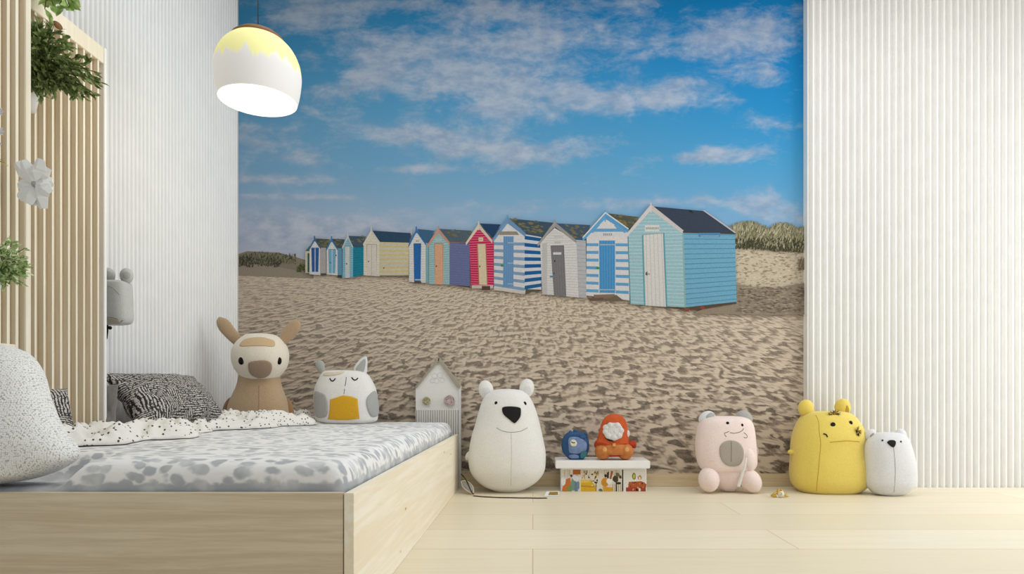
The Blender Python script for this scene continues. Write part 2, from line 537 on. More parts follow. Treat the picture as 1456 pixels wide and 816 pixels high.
# ---------------------------------------------------------------- mural (a flat printed photograph on the wall)
clouds = [  # px, py, rx, ry, amount
    (455, 25, 62, 34, .9), (425, 8, 50, 25, .7), (600, 6, 80, 14, .8), (690, 18, 60, 22, .8), (640, 25, 60, 10, .3),
    (560, 85, 75, 32, .95), (650, 100, 90, 35, 1.), (740, 75, 80, 40, .85), (520, 110, 40, 20, .6), (730, 130, 80, 20, .7),
    (800, 20, 60, 25, .5), (835, 45, 60, 30, .35), (900, 8, 40, 14, .75), (985, 60, 100, 30, .7), (1080, 40, 80, 25, .75), (1100, 65, 60, 18, .5),
    (800, 140, 120, 25, .8), (900, 140, 110, 12, .85), (990, 120, 80, 18, .6), (1080, 100, 60, 14, .45), (720, 155, 60, 22, .7),
    (465, 130, 34, 14, .7), (470, 165, 50, 22, .55), (590, 155, 30, 16, .35), (620, 190, 70, 14, .8), (660, 205, 90, 22, .8), (755, 215, 100, 20, .75),
    (530, 190, 40, 14, .6), (600, 240, 90, 7, .75), (800, 215, 60, 10, .4), (390, 205, 60, 20, .8), (420, 228, 60, 8, .4), (360, 185, 40, 10, .4),
    (400, 255, 90, 8, .95), (440, 280, 60, 5, .75), (365, 278, 40, 5, .7), (380, 305, 90, 14, .6), (470, 315, 120, 12, .6), (400, 335, 140, 30, .8), (520, 325, 120, 16, .6),
    (985, 225, 80, 10, .75), (1040, 215, 60, 8, .5), (1110, 175, 60, 12, .5), (1060, 200, 60, 14, .3), (900, 240, 40, 6, .3),
    (860, 290, 130, 8, .6), (960, 285, 130, 8, .4), (1080, 290, 80, 16, .65), (1120, 310, 60, 14, .6), (700, 300, 120, 10, .45), (560, 345, 120, 20, .35),
]
skyrows = [  # py : left, middle, right colour
    (0, (60, 134, 176), (22, 122, 180), (14, 122, 186)), (60, (68, 140, 182), (48, 132, 186), (18, 128, 194)),
    (150, (98, 156, 192), (76, 148, 194), (38, 142, 204)), (240, (120, 166, 198), (104, 162, 200), (80, 162, 212)),
    (310, (162, 178, 200), (136, 174, 204), (116, 172, 214)), (372, (180, 184, 196), (164, 182, 204), (144, 180, 214))]


def skycol(px, py):
    for i in range(len(skyrows) - 1):
        if py <= skyrows[i + 1][0] or i == len(skyrows) - 2: break
    a, b = skyrows[i], skyrows[i + 1]; t = min(max((py - a[0]) / (b[0] - a[0]), 0), 1); out = []
    u = (px - 339) / 808 * 2
    for ch in range(3):
        l, m_, r = (a[k][ch] * (1 - t) + b[k][ch] * t for k in (1, 2, 3))
        out.append(l * (1 - u) + m_ * u if u < 1 else m_ * (2 - u) + r * (u - 1))
    return out


NX, NY = 203, 190
pxs = np.linspace(339, 1147.5, NX); pys = np.linspace(-53, 673, NY)
V = []; den = []; skc = []
for py in pys:
    for px in pxs:
        p = at(px, py, -0.0005); V.append(p)
        s_ = 1.0
        for (a, b, rx, ry, am) in clouds:
            e = ((px - a) / rx) ** 2 + ((py - b) / ry) ** 2
            if e < 6: s_ *= 1 - am * math.exp(-e * 0.9)
        den.append(1 - s_); skc.append(skycol(px, py))
zb = V[-1].z
Fc = []
for i in range(NY - 1):
    for k in range(NX - 1):
        a = i * NX + k; Fc.append((a, a + NX, a + NX + 1, a + 1))
nbg = len(Fc)
INK = [None] * nbg      # per-face ink colours
layer = [0.0005]


def ink(pts, col, depth=None):
    layer[0] += 0.0000025
    o = len(V)
    for p in pts: V.append(at(p[0], p[1], -layer[0]))
    g_ = .3 * col[0] + .55 * col[1] + .15 * col[2]
    Fc.append(tuple(range(o, o + len(pts)))); INK.append(tuple((v * .87 + g_ * .13) * .95 for v in col))


rnd = random.Random(4)


def lerp(a, b, t): return (a[0] + (b[0] - a[0]) * t, a[1] + (b[1] - a[1]) * t)


def bands(quad, n_, col, frac, start=0.0, jit=0):
    """horizontal bands inside quad (tl, tr, br, bl)"""
    tl, tr, b_r, bl = quad
    for i in range(n_):
        t0 = (i + start) / n_; t1 = min(1, t0 + frac / n_)
        c = tuple(min(255, max(0, v + rnd.uniform(-jit, jit))) for v in col)
        ink([lerp(tl, bl, t0), lerp(tr, b_r, t0), lerp(tr, b_r, t1), lerp(tl, bl, t1)], c)


def vbands(quad, n_, col, frac, start=0.5):
    tl, tr, b_r, bl = quad
    for i in range(n_):
        t0 = (i + start) / n_; t1 = t0 + frac / n_
        ink([lerp(tl, tr, t0), lerp(tl, tr, t1), lerp(bl, b_r, t1), lerp(bl, b_r, t0)], c=None or col) if False else ink(
            [lerp(tl, tr, t0), lerp(tl, tr, t1), lerp(bl, b_r, t1), lerp(bl, b_r, t0)], col)


def grass(x0, x1, top, bot, n_, cols, L=9, lean=2):
    for _ in range(n_):
        t = rnd.random(); x = x0 + (x1 - x0) * t
        y = top(x) + (bot(x) - top(x)) * rnd.random() ** 0.8
        l = L * rnd.uniform(.5, 1.2); dx = rnd.uniform(-1, 1) * lean + lean * .4; w_ = rnd.uniform(.5, 1.3)
        tx = min(x + dx, 1147)
        ink([(x - w_, y), (x + w_, y), (tx, max(top(x) - 3, y - l))], rnd.choice(cols))


# dunes
ink([(339, 361), (352, 357), (372, 358), (395, 359), (416, 364), (436, 370), (446, 376), (446, 396), (339, 384)], (138, 126, 110))
ink([(339, 376), (370, 374), (400, 380), (436, 388), (446, 396), (339, 392)], (152, 138, 120))
G1 = [(84, 88, 62), (102, 102, 72), (118, 114, 86), (72, 78, 54), (134, 128, 98)]
grass(340, 420, lambda x: 359 + abs(x - 375) * .08, lambda x: 376, 420, G1, 4, 2)
grass(340, 400, lambda x: 366, lambda x: 380, 160, [(82, 80, 62), (64, 66, 50)], 4, 2)
grass(422, 440, lambda x: 376, lambda x: 387, 90, [(80, 96, 48), (60, 76, 36), (108, 118, 66)], 5, 2)
ink([(1040, 352), (1090, 350), (1147, 356), (1147, 420), (1040, 415)], (208, 192, 166))
for _ in range(500):
    x = rnd.uniform(1046, 1145); y = rnd.uniform(356, 418); s_ = rnd.uniform(.8, 2.2)
    c = rnd.choice([(178, 160, 132), (224, 208, 182), (160, 142, 116), (196, 178, 150)])
    ink([(x - s_ * 1.6, y), (x, y - s_ * .5), (min(x + s_ * 1.6, 1147), y + .2), (x, y + s_ * .6)], c)
G2 = [(154, 150, 112), (174, 166, 130), (128, 130, 92), (192, 184, 152), (112, 114, 80), (166, 154, 124)]
gt = lambda x: min(316 + ((x - 1062) / 26) ** 2 * 9 if x < 1100 else 999, 318 + ((x - 1112) / 20) ** 2 * 9 if x < 1130 else 999, 324 + ((x - 1142) / 18) ** 2 * 6 if x > 1118 else 999)
ink([(1036, 326), (1050, 320), (1066, 320), (1080, 326), (1088, 336), (1100, 326), (1112, 321), (1128, 328), (1147, 328), (1147, 360), (1110, 356), (1085, 350), (1036, 354)], (142, 138, 106))
grass(1037, 1147, gt, lambda x: 352 + (x - 1040) * .06, 2600, G2, 12, 5)
grass(1037, 1147, lambda x: 340, lambda x: 354 + (x - 1040) * .06, 260, [(84, 82, 58), (70, 70, 50)], 8, 3)
grass(1136, 1147, lambda x: 368, lambda x: 384, 60, [(140, 122, 92), (116, 98, 72)], 5, 2)
sh = (150, 134, 114)
ink([(1045, 404), (1075, 408), (1100, 412), (1120, 406), (1147, 402), (1147, 447), (1100, 448), (1050, 447), (985, 446), (1010, 434), (1047, 428)], sh)
for _ in range(420):
    x = rnd.uniform(1048, 1144); y = rnd.uniform(408, 445); s_ = rnd.uniform(.8, 2.4)
    ink([(x - s_ * 1.8, y), (x, y - s_ * .5), (min(x + s_ * 1.8, 1147), y + .2), (x, y + s_ * .6)], rnd.choice([(124, 108, 92), (172, 154, 130), (136, 120, 102), (110, 96, 82)]))


def hut(front, side, roof, fcol, scol, rcol, door, dcol, eaves, tcol, tw=3.5, nb_=(14, 12), fband=None, sband=None, moss=0, sign=None, ffrac=.22, sfrac=.2):
    """front: (apex, leftTop, leftBottom, rightBottom, rightTop); all picture coordinates of the print"""
    ink(roof, rcol)
    for _ in range(moss * 2 // 3):
        a, b, t = rnd.random(), rnd.random(), 0
        p = lerp(lerp(roof[0], roof[1], a), lerp(roof[3], roof[2], a), b * .8); s_ = rnd.uniform(1, 3)
        ink([(p[0] - s_ * 1.4, p[1]), (p[0], p[1] - s_ * .6), (p[0] + s_ * 1.6, p[1] + .6), (p[0] + .4, p[1] + s_ * .7)], rnd.choice([(118, 112, 76), (92, 98, 80), (130, 116, 70)]))
    ink(side, scol)
    if sband: bands(side, nb_[1], sband, sfrac, 0.3, 4)
    ap, lt, lb, rb, rt = front
    ink([ap, rt, rb, lb, lt], fcol)
    if fband:
        bands((lt, rt, rb, lb), nb_[0], fband, ffrac, 0.25, 4)
        bh = (lb[1] - lt[1]) / nb_[0]; y = max(lt[1], rt[1]) - bh
        while y > ap[1] + bh:
            t = (y - ap[1]) / (lt[1] - ap[1]); t2 = (y - ap[1]) / (rt[1] - ap[1])
            xl = ap[0] + (lt[0] - ap[0]) * min(1, t); xr = ap[0] + (rt[0] - ap[0]) * min(1, t2)
            ink([(xl + 1, y), (xr - 1, y), (xr - 1, y + bh * ffrac), (xl + 1, y + bh * ffrac)], fband); y -= bh
    if door:
        d = door
        ink([(d[0][0] - .8, d[0][1] - .8), (d[1][0] + .8, d[1][1] - .8), d[2], d[3]], tuple(v * .72 for v in dcol))
        ink(d, dcol); vbands(d, 5, tuple(v * .9 for v in dcol), .18)
        ink([(lerp(d[0], d[3], .55)[0] + 1.2, lerp(d[0], d[3], .53)[1]), (lerp(d[0], d[3], .55)[0] + 3, lerp(d[0], d[3], .53)[1]),
             (lerp(d[0], d[3], .55)[0] + 3, lerp(d[0], d[3], .57)[1]), (lerp(d[0], d[3], .55)[0] + 1.2, lerp(d[0], d[3], .57)[1])], (90, 82, 78))
    if sign: 
        x0, y0, x1, y1, sc, tc_ = sign
        ink([(x0, y0), (x1, y0), (x1, y1), (x0, y1)], sc)
        nx = int((x1 - x0) / 2.2)
        for i in range(nx):
            ink([(x0 + 1.4 + i * 2.1, y0 + (y1 - y0) * .35), (x0 + 2.6 + i * 2.1, y0 + (y1 - y0) * .35), (x0 + 2.6 + i * 2.1, y0 + (y1 - y0) * .7), (x0 + 1.4 + i * 2.1, y0 + (y1 - y0) * .7)], tc_)
    A, L, R = eaves
    ink([A, (A[0] + .4, A[1] + tw * 1.5), (L[0] + .8, L[1] + tw * .8), L], tcol)
    ink([A, R, (R[0] - .2, R[1] + tw), (A[0] - .2, A[1] + tw * 1.5)], tuple(v * .95 for v in tcol))
    ink([(A[0] - 1, A[1] - 3), (A[0] + .8, A[1] - 3), (A[0] + .8, A[1] + tw * 2.2), (A[0] - 1, A[1] + tw * 2.2)], tcol)


def Q(x0, y0, x1, y1): return [(x0, y0), (x1, y0), (x1, y1), (x0, y1)]


# farthest to nearest
ink(Q(434, 357, 441, 388), (196, 186, 168)); ink(Q(437.3, 360, 440.3, 387), (40, 96, 66)); ink([(434, 357), (441, 349), (441, 357)], (70, 110, 90))
hut([(447, 341), (440, 353), (440, 390), (455, 391), (455, 353)], [(455, 352), (463.5, 352), (463.8, 390), (455, 391)], [(448, 339), (469, 340), (463, 353), (456, 353)],
    (208, 206, 204), (168, 164, 162), (74, 84, 78), Q(443.5, 353, 452.6, 386.5), (44, 92, 164), ((447.3, 338.5), (439.2, 353.6), (456.2, 352.5)), (56, 104, 160), 2.2, moss=26)
ink(Q(447.5, 353, 448.5, 386.5), (200, 204, 210)); ink(Q(456, 388.5, 464, 391.5), (86, 78, 70))
hut([(471.5, 342), (464.5, 354), (464.5, 390), (480, 391.5), (480, 354)], [(480, 353), (486, 353), (486.4, 394), (480, 391.5)], [(472, 339.5), (490, 340.3), (486, 353.6), (480, 353.6)],
    (210, 208, 206), (92, 148, 178), (70, 82, 84), Q(467.8, 355, 476.6, 388.5), (108, 172, 204), ((471.5, 338.7), (463.8, 354), (480.2, 353.8)), (42, 128, 184), 2.4, moss=12)
ink(Q(471.7, 355, 472.7, 388.5), (190, 206, 216)); ink(Q(477, 362, 478.6, 364), (80, 80, 84)); ink(Q(480, 391, 486, 395), (70, 66, 62))
hut([(494.5, 338), (487, 352), (487, 395), (502, 394), (502, 351)], [(502, 351), (517, 351), (517.3, 391), (502, 394)], [(495.5, 335.3), (520, 336), (516.5, 350.6), (502, 351)],
    (122, 182, 204), (22, 130, 158), (64, 86, 104), Q(490.8, 350.5, 497.2, 395), (200, 202, 202), ((494.5, 334.5), (486, 352), (502.2, 351)), (204, 200, 196), 2.2, (14, 12), (90, 156, 186), (14, 112, 142), 14)
hut([(528, 330), (517, 346), (517, 391.3), (539.3, 392.6), (539.3, 344)], [(539.3, 344), (581.4, 345), (581, 391.2), (539.3, 392.6)], [(529.8, 327.8), (585.8, 331.5), (581, 345), (540, 344)],
    (214, 206, 188), (206, 188, 128), (44, 74, 104), Q(522, 348, 535.3, 391), (214, 204, 192), ((528, 326.5), (516, 347), (540, 343.6)), (214, 208, 194), 3.2, (14, 8), (200, 190, 172), (196, 190, 178), 0, sfrac=.45)
ink(Q(527.3, 322, 528.9, 336), (206, 198, 186)); ink(Q(584, 326, 585.6, 334), (190, 180, 170)); ink(Q(528.2, 348, 529, 391), (176, 164, 150)); ink(Q(540, 391.5, 581, 393), (120, 106, 90)); ink(Q(545, 380, 546.6, 382), (100, 90, 80))
hut([(592, 329), (581.6, 347), (581.6, 400.4), (605.3, 402), (605.3, 346)], [(605.3, 345), (609.6, 346), (609.6, 402), (605.3, 402)], [(593, 325.5), (618, 328), (607.5, 345), (605.4, 345)],
    (212, 210, 208), (118, 168, 176), (58, 100, 136), Q(588.8, 346.8, 598, 400), (36, 104, 180), ((592, 325), (580.4, 349), (605.8, 346)), (54, 118, 190), 3.0, (16, 3), (190, 190, 190), None, 0, (590.5, 341, 596.5, 344.5, (200, 196, 186), (100, 96, 92)))
ink(Q(590, 397, 598, 398.4), (190, 196, 204)); ink(Q(589, 400, 599, 403), (84, 76, 68))
hut([(623.2, 328), (610, 349), (610, 403.8), (639.2, 404.7), (639.2, 345)], [(639.2, 345), (667.5, 346), (668.3, 406.8), (639.2, 404.7)], [(624.5, 325.3), (671, 328), (663.5, 345), (639.2, 344.6)],
    (134, 176, 180), (104, 112, 160), (80, 98, 112), [(618.2, 346.8), (629.6, 346.8), (629.9, 404.4), (618.4, 404.2)], (220, 162, 126), ((623.2, 324), (607, 349), (639.6, 344.4)), (204, 146, 126), 4, (18, 18), (176, 196, 196), (92, 100, 150), 26, (619.5, 339, 628, 342.5, (176, 196, 198), (140, 156, 160)))
ink([(639.2, 404.7), (668.5, 406.8), (669, 409), (645, 405.6)], (84, 62, 54)); ink(Q(638.9, 344, 669, 345.2), (150, 104, 92))
hut([(680.6, 322), (667, 343), (669.6, 405.6), (702, 407.6), (702, 341)], [(702, 340), (703, 340), (703, 400), (702, 407)], [(682, 317.6), (712, 319), (701, 337), (699.5, 337)],
    (206, 32, 84), (160, 30, 80), (36, 66, 104), [(678.8, 347), (690.2, 347), (692.6, 404.6), (681, 404.6)], (220, 198, 164), ((680.6, 317.4), (662, 345.2), (700, 341.6)), (220, 202, 180), 4.4, (19, 3), (224, 120, 144), None, 0, (680.5, 337.6, 687, 343, (222, 196, 160), (170, 140, 110)))
ink([(678.2, 346), (679.4, 346), (681.6, 404.6), (680.6, 404.6)], (186, 120, 60)); ink([(690, 346), (691, 346), (693.4, 404.6), (692.4, 404.6)], (186, 120, 60))
ink(Q(671, 405.5, 701, 410), (196, 186, 176)); ink(Q(685, 406.5, 697, 412.5), (92, 68, 58))
# blue and white hut with the dark blue side
hut([(721.4, 316), (702.4, 338), (702.4, 408.4), (746, 417), (746, 334)], [(746, 333), (769.8, 337), (769.6, 412), (746, 416.5)], [(724, 310.4), (793, 317.3), (770, 336.5), (746.6, 333)],
    (210, 208, 210), (204, 206, 212), (62, 84, 102), None, (0, 0, 0), ((721.6, 308.8), (700.2, 340), (747.4, 331.5)), (106, 152, 196), 5.6, moss=60)
bands([(702.4, 341), (746, 341), (746, 416), (702.4, 409)], 7, (122, 152, 186), .42, .35, 4)
bands([(746, 335), (769.8, 338.6), (769.6, 412), (746, 416.5)], 8, (20, 92, 156), .52, .0, 4)
ink([(710, 329), (735, 329), (738, 334), (706, 334)], (148, 136, 118)); ink([(721.4, 318), (729, 328), (714, 328)], (212, 212, 214))
d = [(715.8, 336), (730.3, 336), (730, 408), (715.2, 408)]; ink(d, (104, 150, 196)); vbands(d, 5, (84, 130, 180), .2)
for yy in (344.5, 373.5, 403): ink(Q(722, yy, 731, yy + 1.2), (168, 180, 196))
ink(Q(712, 376, 716, 379), (60, 140, 84)); ink([(702, 408), (746, 414), (746, 418.5), (702, 412)], (202, 194, 184)); ink([(747, 411), (769, 411.6), (769, 414), (756, 415), (747, 418)], (92, 88, 74))
# white hut with the grey door
hut([(788.4, 324), (768, 345), (771, 418), (822.6, 422.8), (819.5, 342)], [(819.5, 341), (833, 342), (834, 423.4), (822.6, 422.8)], [(790, 317.5), (839.5, 320), (833, 342.6), (819, 342)],
    (212, 208, 206), (180, 180, 184), (66, 88, 108), [(783.7, 350), (801, 349.6), (805.2, 420.8), (787.6, 420.6)], (122, 120, 122), ((788.4, 315), (764, 347), (819.6, 341.4)), (158, 154, 152), 4.4, (21, 14), (190, 186, 184), (166, 166, 170), 46)
ink(Q(786.5, 358.6, 798, 362), (206, 206, 206)); ink(Q(788, 343, 797, 346.5), (190, 184, 180)); ink([(786, 335), (800, 334), (800, 338), (791, 340)], (196, 192, 190))
ink(Q(788, 370, 789.6, 372.4), (40, 40, 44)); ink(Q(781.6, 392, 786, 394.4), (60, 140, 170)); ink([(771, 346), (778, 345), (778, 419), (771, 418)], (188, 184, 182))
# light blue and white hut
hut([(860.6, 309), (834, 338), (833.7, 420), (895, 427), (893.5, 326)], [(893, 330), (895, 330), (895, 420), (893, 420)], [(864, 303.2), (908, 308.6), (900, 322), (893.5, 326)],
    (214, 210, 210), (200, 200, 200), (84, 88, 74), None, (0, 0, 0), ((860.6, 301.8), (828, 338), (894, 325.6)), (90, 164, 216), 6.2, moss=40)
ink([(860.6, 301.2), (862, 302.2), (829.6, 338), (828, 337.4)], (222, 220, 220)); ink([(860.6, 301.2), (894, 324.8), (893.6, 326.2), (860, 302.8)], (222, 220, 220))
bands([(834, 342), (893.6, 342), (894, 421), (833.7, 418)], 7, (90, 158, 208), .38, .35, 4)
ink([(850, 320), (880, 320), (891, 331), (840, 331)], (96, 160, 208)); ink([(857, 316.5), (870, 316.5), (877, 325), (848, 325)], (214, 210, 210)); ink([(845, 329.5), (886, 329.5), (892, 336.5), (838, 336.5)], (212, 208, 208))
for i, (a, b) in enumerate(((857.6, 2), (860.4, 2), (863, 1.6), (865.6, 1.6), (868.2, 2))): ink(Q(a, 331.6, a + b, 335), (150, 150, 158))
d = [(851.8, 342), (874.4, 342), (874.6, 416.6), (852.4, 416)]; ink(Q(851, 341, 875.4, 417), (200, 206, 212)); ink(d, (72, 150, 208)); vbands(d, 6, (50, 124, 186), .16)
for yy in (347, 411): ink(Q(853, yy, 875.4, yy + 1.6), (160, 176, 190))
ink(Q(847.5, 379.8, 852.5, 382.6), (50, 150, 60)); ink([(844, 419), (874, 418), (875, 424), (845, 425)], (132, 110, 92)); ink([(837, 424), (858, 423), (858, 427), (838, 428)], (110, 88, 72)); ink([(858, 428), (876, 419), (888, 428)], (112, 98, 78))
# nearest, pale turquoise hut
hut([(926, 299), (892, 334), (895.5, 432), (974, 437), (971, 331)], [(971, 330), (1045, 331.5), (1047.5, 429), (974, 437)], [(929, 293.5), (1000, 300), (1046, 331.5), (971, 328.5)],
    (146, 190, 200), (108, 172, 204), (58, 70, 88), [(915, 334), (942.6, 332), (946.6, 436.2), (918, 434.2)], (214, 210, 206), ((925.6, 290.5), (888, 335.6), (972, 327.6)), (214, 204, 202), 5.4, (20, 15), (178, 202, 208), (70, 134, 170), 0, (917, 320, 937.4, 328.8, (214, 214, 210), (140, 140, 140)), .24, .14)
ink([(912.6, 334), (914.4, 334), (917.4, 434.6), (915.6, 434.4)], (84, 160, 172)); ink([(943, 331), (944.8, 331), (949, 436.4), (947, 436.3)], (84, 160, 172))
ink([(892.4, 336), (893.6, 336), (896.8, 432), (895.4, 432)], (74, 140, 150)); ink([(970, 331), (972, 331), (975.4, 437), (973, 437)], (136, 176, 172))
ink([(971, 328.4), (1046, 331.4), (1046, 333), (971, 331)], (74, 66, 62)); ink(Q(993, 331, 1024, 336.6), (70, 138, 190)); ink(Q(996, 334.6, 1022, 336.2), (150, 164, 176))
ink([(999, 299), (1001.4, 298.6), (1046.8, 330.4), (1045, 331.6)], (190, 186, 190)); ink([(978, 298.4), (983, 298.6), (986, 303), (981, 301.5)], (50, 44, 46)); ink(Q(919.4, 386, 920.6, 392), (110, 100, 96)); ink(Q(919.4, 389, 924, 390), (110, 100, 96))
ink([(918, 434.4), (946, 436.6), (975, 437.4), (1047, 429.4), (1047.4, 431.4), (990, 441), (960, 439)], (92, 74, 60)); ink(Q(973, 438, 980, 443), (136, 80, 58)); ink(Q(996, 435, 1002, 439), (150, 72, 48))

mur = bpy.data.meshes.new('wall_mural')
org = Vector((at(743, 0, 0).x, 0, ZB))
mur.from_pydata([tuple(v - org) for v in V], [], Fc); mur.update()
a1 = mur.attributes.new('cloud', 'FLOAT', 'POINT'); dd = np.zeros(len(V), dtype=np.float32); dd[:len(den)] = den; a1.data.foreach_set('value', dd)
a2 = mur.attributes.new('sky', 'FLOAT_COLOR', 'POINT'); sc = np.zeros((len(V), 4), dtype=np.float32); sc[:len(skc)] = [rgb(c) for c in skc]; a2.data.foreach_set('color', sc.ravel())
a3 = mur.attributes.new('ink', 'FLOAT_COLOR', 'CORNER')
cc = np.zeros((len(mur.loops), 4), dtype=np.float32); li = 0
for f, c in zip(Fc, INK):
    if c is not None: cc[li:li + len(f)] = rgb(c)
    li += len(f)
a3.data.foreach_set('color', cc.ravel())
n = NT('printed_beach_photograph')
A = n.n('ShaderNodeAttribute'); A.attribute_name = 'cloud'; B = n.n('ShaderNodeAttribute'); B.attribute_name = 'sky'
# picture coordinates of the print: u to the right, v down, in wall pixels
g = n.sep(n.coord())
k_ = F / D
u = n.math('MULTIPLY_ADD', g[0], k_, 743.0); vv = n.math('MULTIPLY_ADD', g[2], -k_, 691.0 - ZB * k_ - 0.06)
cv = n.comb(n.math('MULTIPLY', u, 0.013), n.math('MULTIPLY', vv, 0.023))
n1 = n.noise(cv, 1.25, 10, 0.68, 0.25)
cloudm = n.math('ADD', A.outputs['Fac'], n.math('MULTIPLY_ADD', n1, 2.4, -1.22))
cm = n.ramp(cloudm, 0.12, 0.98)
n2 = n.noise(cv, 2.6, 6, 0.6)
ccol = n.mix(n.ramp(n2, 0.3, 0.7), rgb((150, 166, 190)), rgb((196, 200, 210)))
sky = n.mix(n.math('MULTIPLY', cm, 0.74), B.outputs['Color'], ccol)
# sand: footprints shrinking towards the horizon of the print
h = n.math('MAXIMUM', n.math('SUBTRACT', vv, 338.0), 12.0)
su = n.math('DIVIDE', n.math('SUBTRACT', u, 690.0), h); sv = n.math('LOGARITHM', h, math.e)
p1 = n.comb(n.math('MULTIPLY', su, 12.5), n.math('MULTIPLY', sv, 25.0))
p2 = n.comb(n.math('MULTIPLY_ADD', su, 12.5, 0.14), n.math('MULTIPLY_ADD', sv, 25.0, 0.26))
q1 = n.noise(p1, 1.0, 2.5, 0.5, 0.35); q2 = n.noise(p2, 1.0, 2.5, 0.5, 0.35)
rel = n.ramp(n.math('SUBTRACT', q1, q2), -0.11, 0.09)
hole = n.ramp(q1, 0.405, 0.455)
base = n.mix(rel, rgb((140, 126, 112)), rgb((220, 205, 184)))
base = n.mix(n.math('MULTIPLY', n.math('SUBTRACT', 1.0, hole), 0.78), base, rgb((80, 72, 66)))
far = n.ramp(vv, 640.0, 380.0)
base = n.mix(n.math('MULTIPLY', far, 0.38), base, rgb((196, 184, 166)))
fine = n.noise(n.comb(u, vv), 0.35, 3, 0.6)
base = n.mix(n.math('MULTIPLY', n.ramp(fine, 0.3, 0.7), 0.22), base, rgb((214, 194, 168)))
edge = n.ramp(n.math('ADD', vv, n.math('MULTIPLY', n.noise(n.comb(u, 0.0), 0.05, 2), 6.0)), 374.0, 378.0)
n.color(n.mix(1.0, n.mix(edge, sky, base), (0.93, 0.92, 0.93, 1), 'MULTIPLY')); n.b.inputs['Roughness'].default_value = 0.75; n.b.inputs['Specular IOR Level'].default_value = 0.08
mur.materials.append(n.m); mur.materials.append(M['ink'])
mi = np.zeros(len(Fc), dtype=np.int32); mi[nbg:] = 1; mur.polygons.foreach_set('material_index', mi)
mo = bpy.data.objects.new('wall_mural', mur); C.objects.link(mo); mo.location = org
tag(mo, 'large printed photo mural of colourful beach huts on sand under a blue cloudy sky', 'mural')

# ---------------------------------------------------------------- slatted screens at the left
PX = -1.465
t = thing('slatted_divider', 'lower cream slatted wood divider between the tall screen and the fluted left wall', 'divider', (PX, -1.5, 0))
y1, y0, zt = -1.245, -1.78, 1.675
box('back_panel', (PX - 0.028, y0, 0.005), (PX - 0.014, y1, zt - 0.002), M['tan_back'], t, 0)
V = []; Fc = []; sl = []
yy = y1 - 0.020
while yy > y0 + 0.02:
    a, b = (PX - 0.0145, yy - 0.008, 0.01), (PX, yy, zt - 0.055)
    vs = [(x, y, z) for x in (a[0], b[0]) for y in (a[1], b[1]) for z in (a[2], b[2])]
    sl.append((vs, [(0, 1, 3, 2), (4, 6, 7, 5), (0, 4, 5, 1), (2, 3, 7, 6), (0, 2, 6, 4), (1, 5, 7, 3)])); yy -= 0.034
mesh('slats', *join(sl), M['cream_slat'], t, False)
box('top_rail', (PX - 0.0145, y0, zt - 0.055), (PX + 0.002, y1, zt), M['cream_slat'], t, 0.0015)
box('end_post', (PX - 0.030, y1, 0.0), (PX + 0.004, y1 + 0.014, zt + 0.002), M['whitepaint'], t, 0.0015)
box('tall_post', (PX - 0.03, -1.70, 0.0), (PX + 0.006, -1.665, 2.79), M['cream_slat'], t, 0.0015)
soft('peg', *ellip(82, 36, 3.6, 4.5, -1.52, 0.018), M['capwood'], t, 'small brown wooden peg')

NXp = -1.316
t = thing('slatted_screen', 'tall cream slatted wood screen at the left edge, reaching past the ceiling line', 'slatted screen', (NXp, -1.81, 0.37))
box('back_panel', (NXp - 0.03, -1.862, 0.375), (NXp - 0.012, -1.758, 2.80), M['tan_back'], t, 0)
sl = []
for yy in (-1.790, -1.817, -1.844):
    a, b = (NXp - 0.0125, yy - 0.009, 0.375), (NXp, yy, 2.795)
    vs = [(x, y, z) for x in (a[0], b[0]) for y in (a[1], b[1]) for z in (a[2], b[2])]
    sl.append((vs, [(0, 1, 3, 2), (4, 6, 7, 5), (0, 4, 5, 1), (2, 3, 7, 6), (0, 2, 6, 4), (1, 5, 7, 3)]))
mesh('slats', *join(sl), M['cream_slat'], t, False)
box('edge_post', (NXp - 0.032, -1.772, 0.37), (NXp + 0.004, -1.753, 2.80), M['cream_slat'], t, 0.0015)
box('cross_rail', (NXp - 0.0125, -1.862, 0.60), (NXp + 0.001, -1.800, 0.622), M['cream_slat'], t, 0.001)

# ---------------------------------------------------------------- bed
BX0, BX1, BY0, BY1, BZ = -1.42, -0.3865, -2.048, -0.105, 0.283
t = thing('bed', 'low pine platform bed with flat plank sides holding the grey and white sheeted mattress', 'bed', ((BX0 + BX1) / 2, (BY0 + BY1) / 2, 0))
box('front_board', (BX0, BY0 + 0.001, 0.0), (BX1 - 0.0235, BY0 + 0.022, BZ), M['pine_x'], t, 0.0012)
box('side_board', (BX1 - 0.021, BY0, 0.0), (BX1, BY1, BZ), M['pine_y'], t, 0.0012, 'bright pine side board with small knots')
box('side_board', (BX0 - 0.02, BY0, 0.0), (BX0 - 0.001, BY1, BZ), M['pine_y'], t, 0.0012)
box('head_board', (BX0, BY1 - 0.02, 0.0), (BX1 - 0.022, BY1 - 0.001, BZ - 0.02), M['pine_y'], t, 0.0012)
box('slat_base', (BX0 + 0.001, BY0 + 0.023, 0.10), (BX1 - 0.023, BY1 - 0.021, 0.118), M['pine_y'], t, 0)


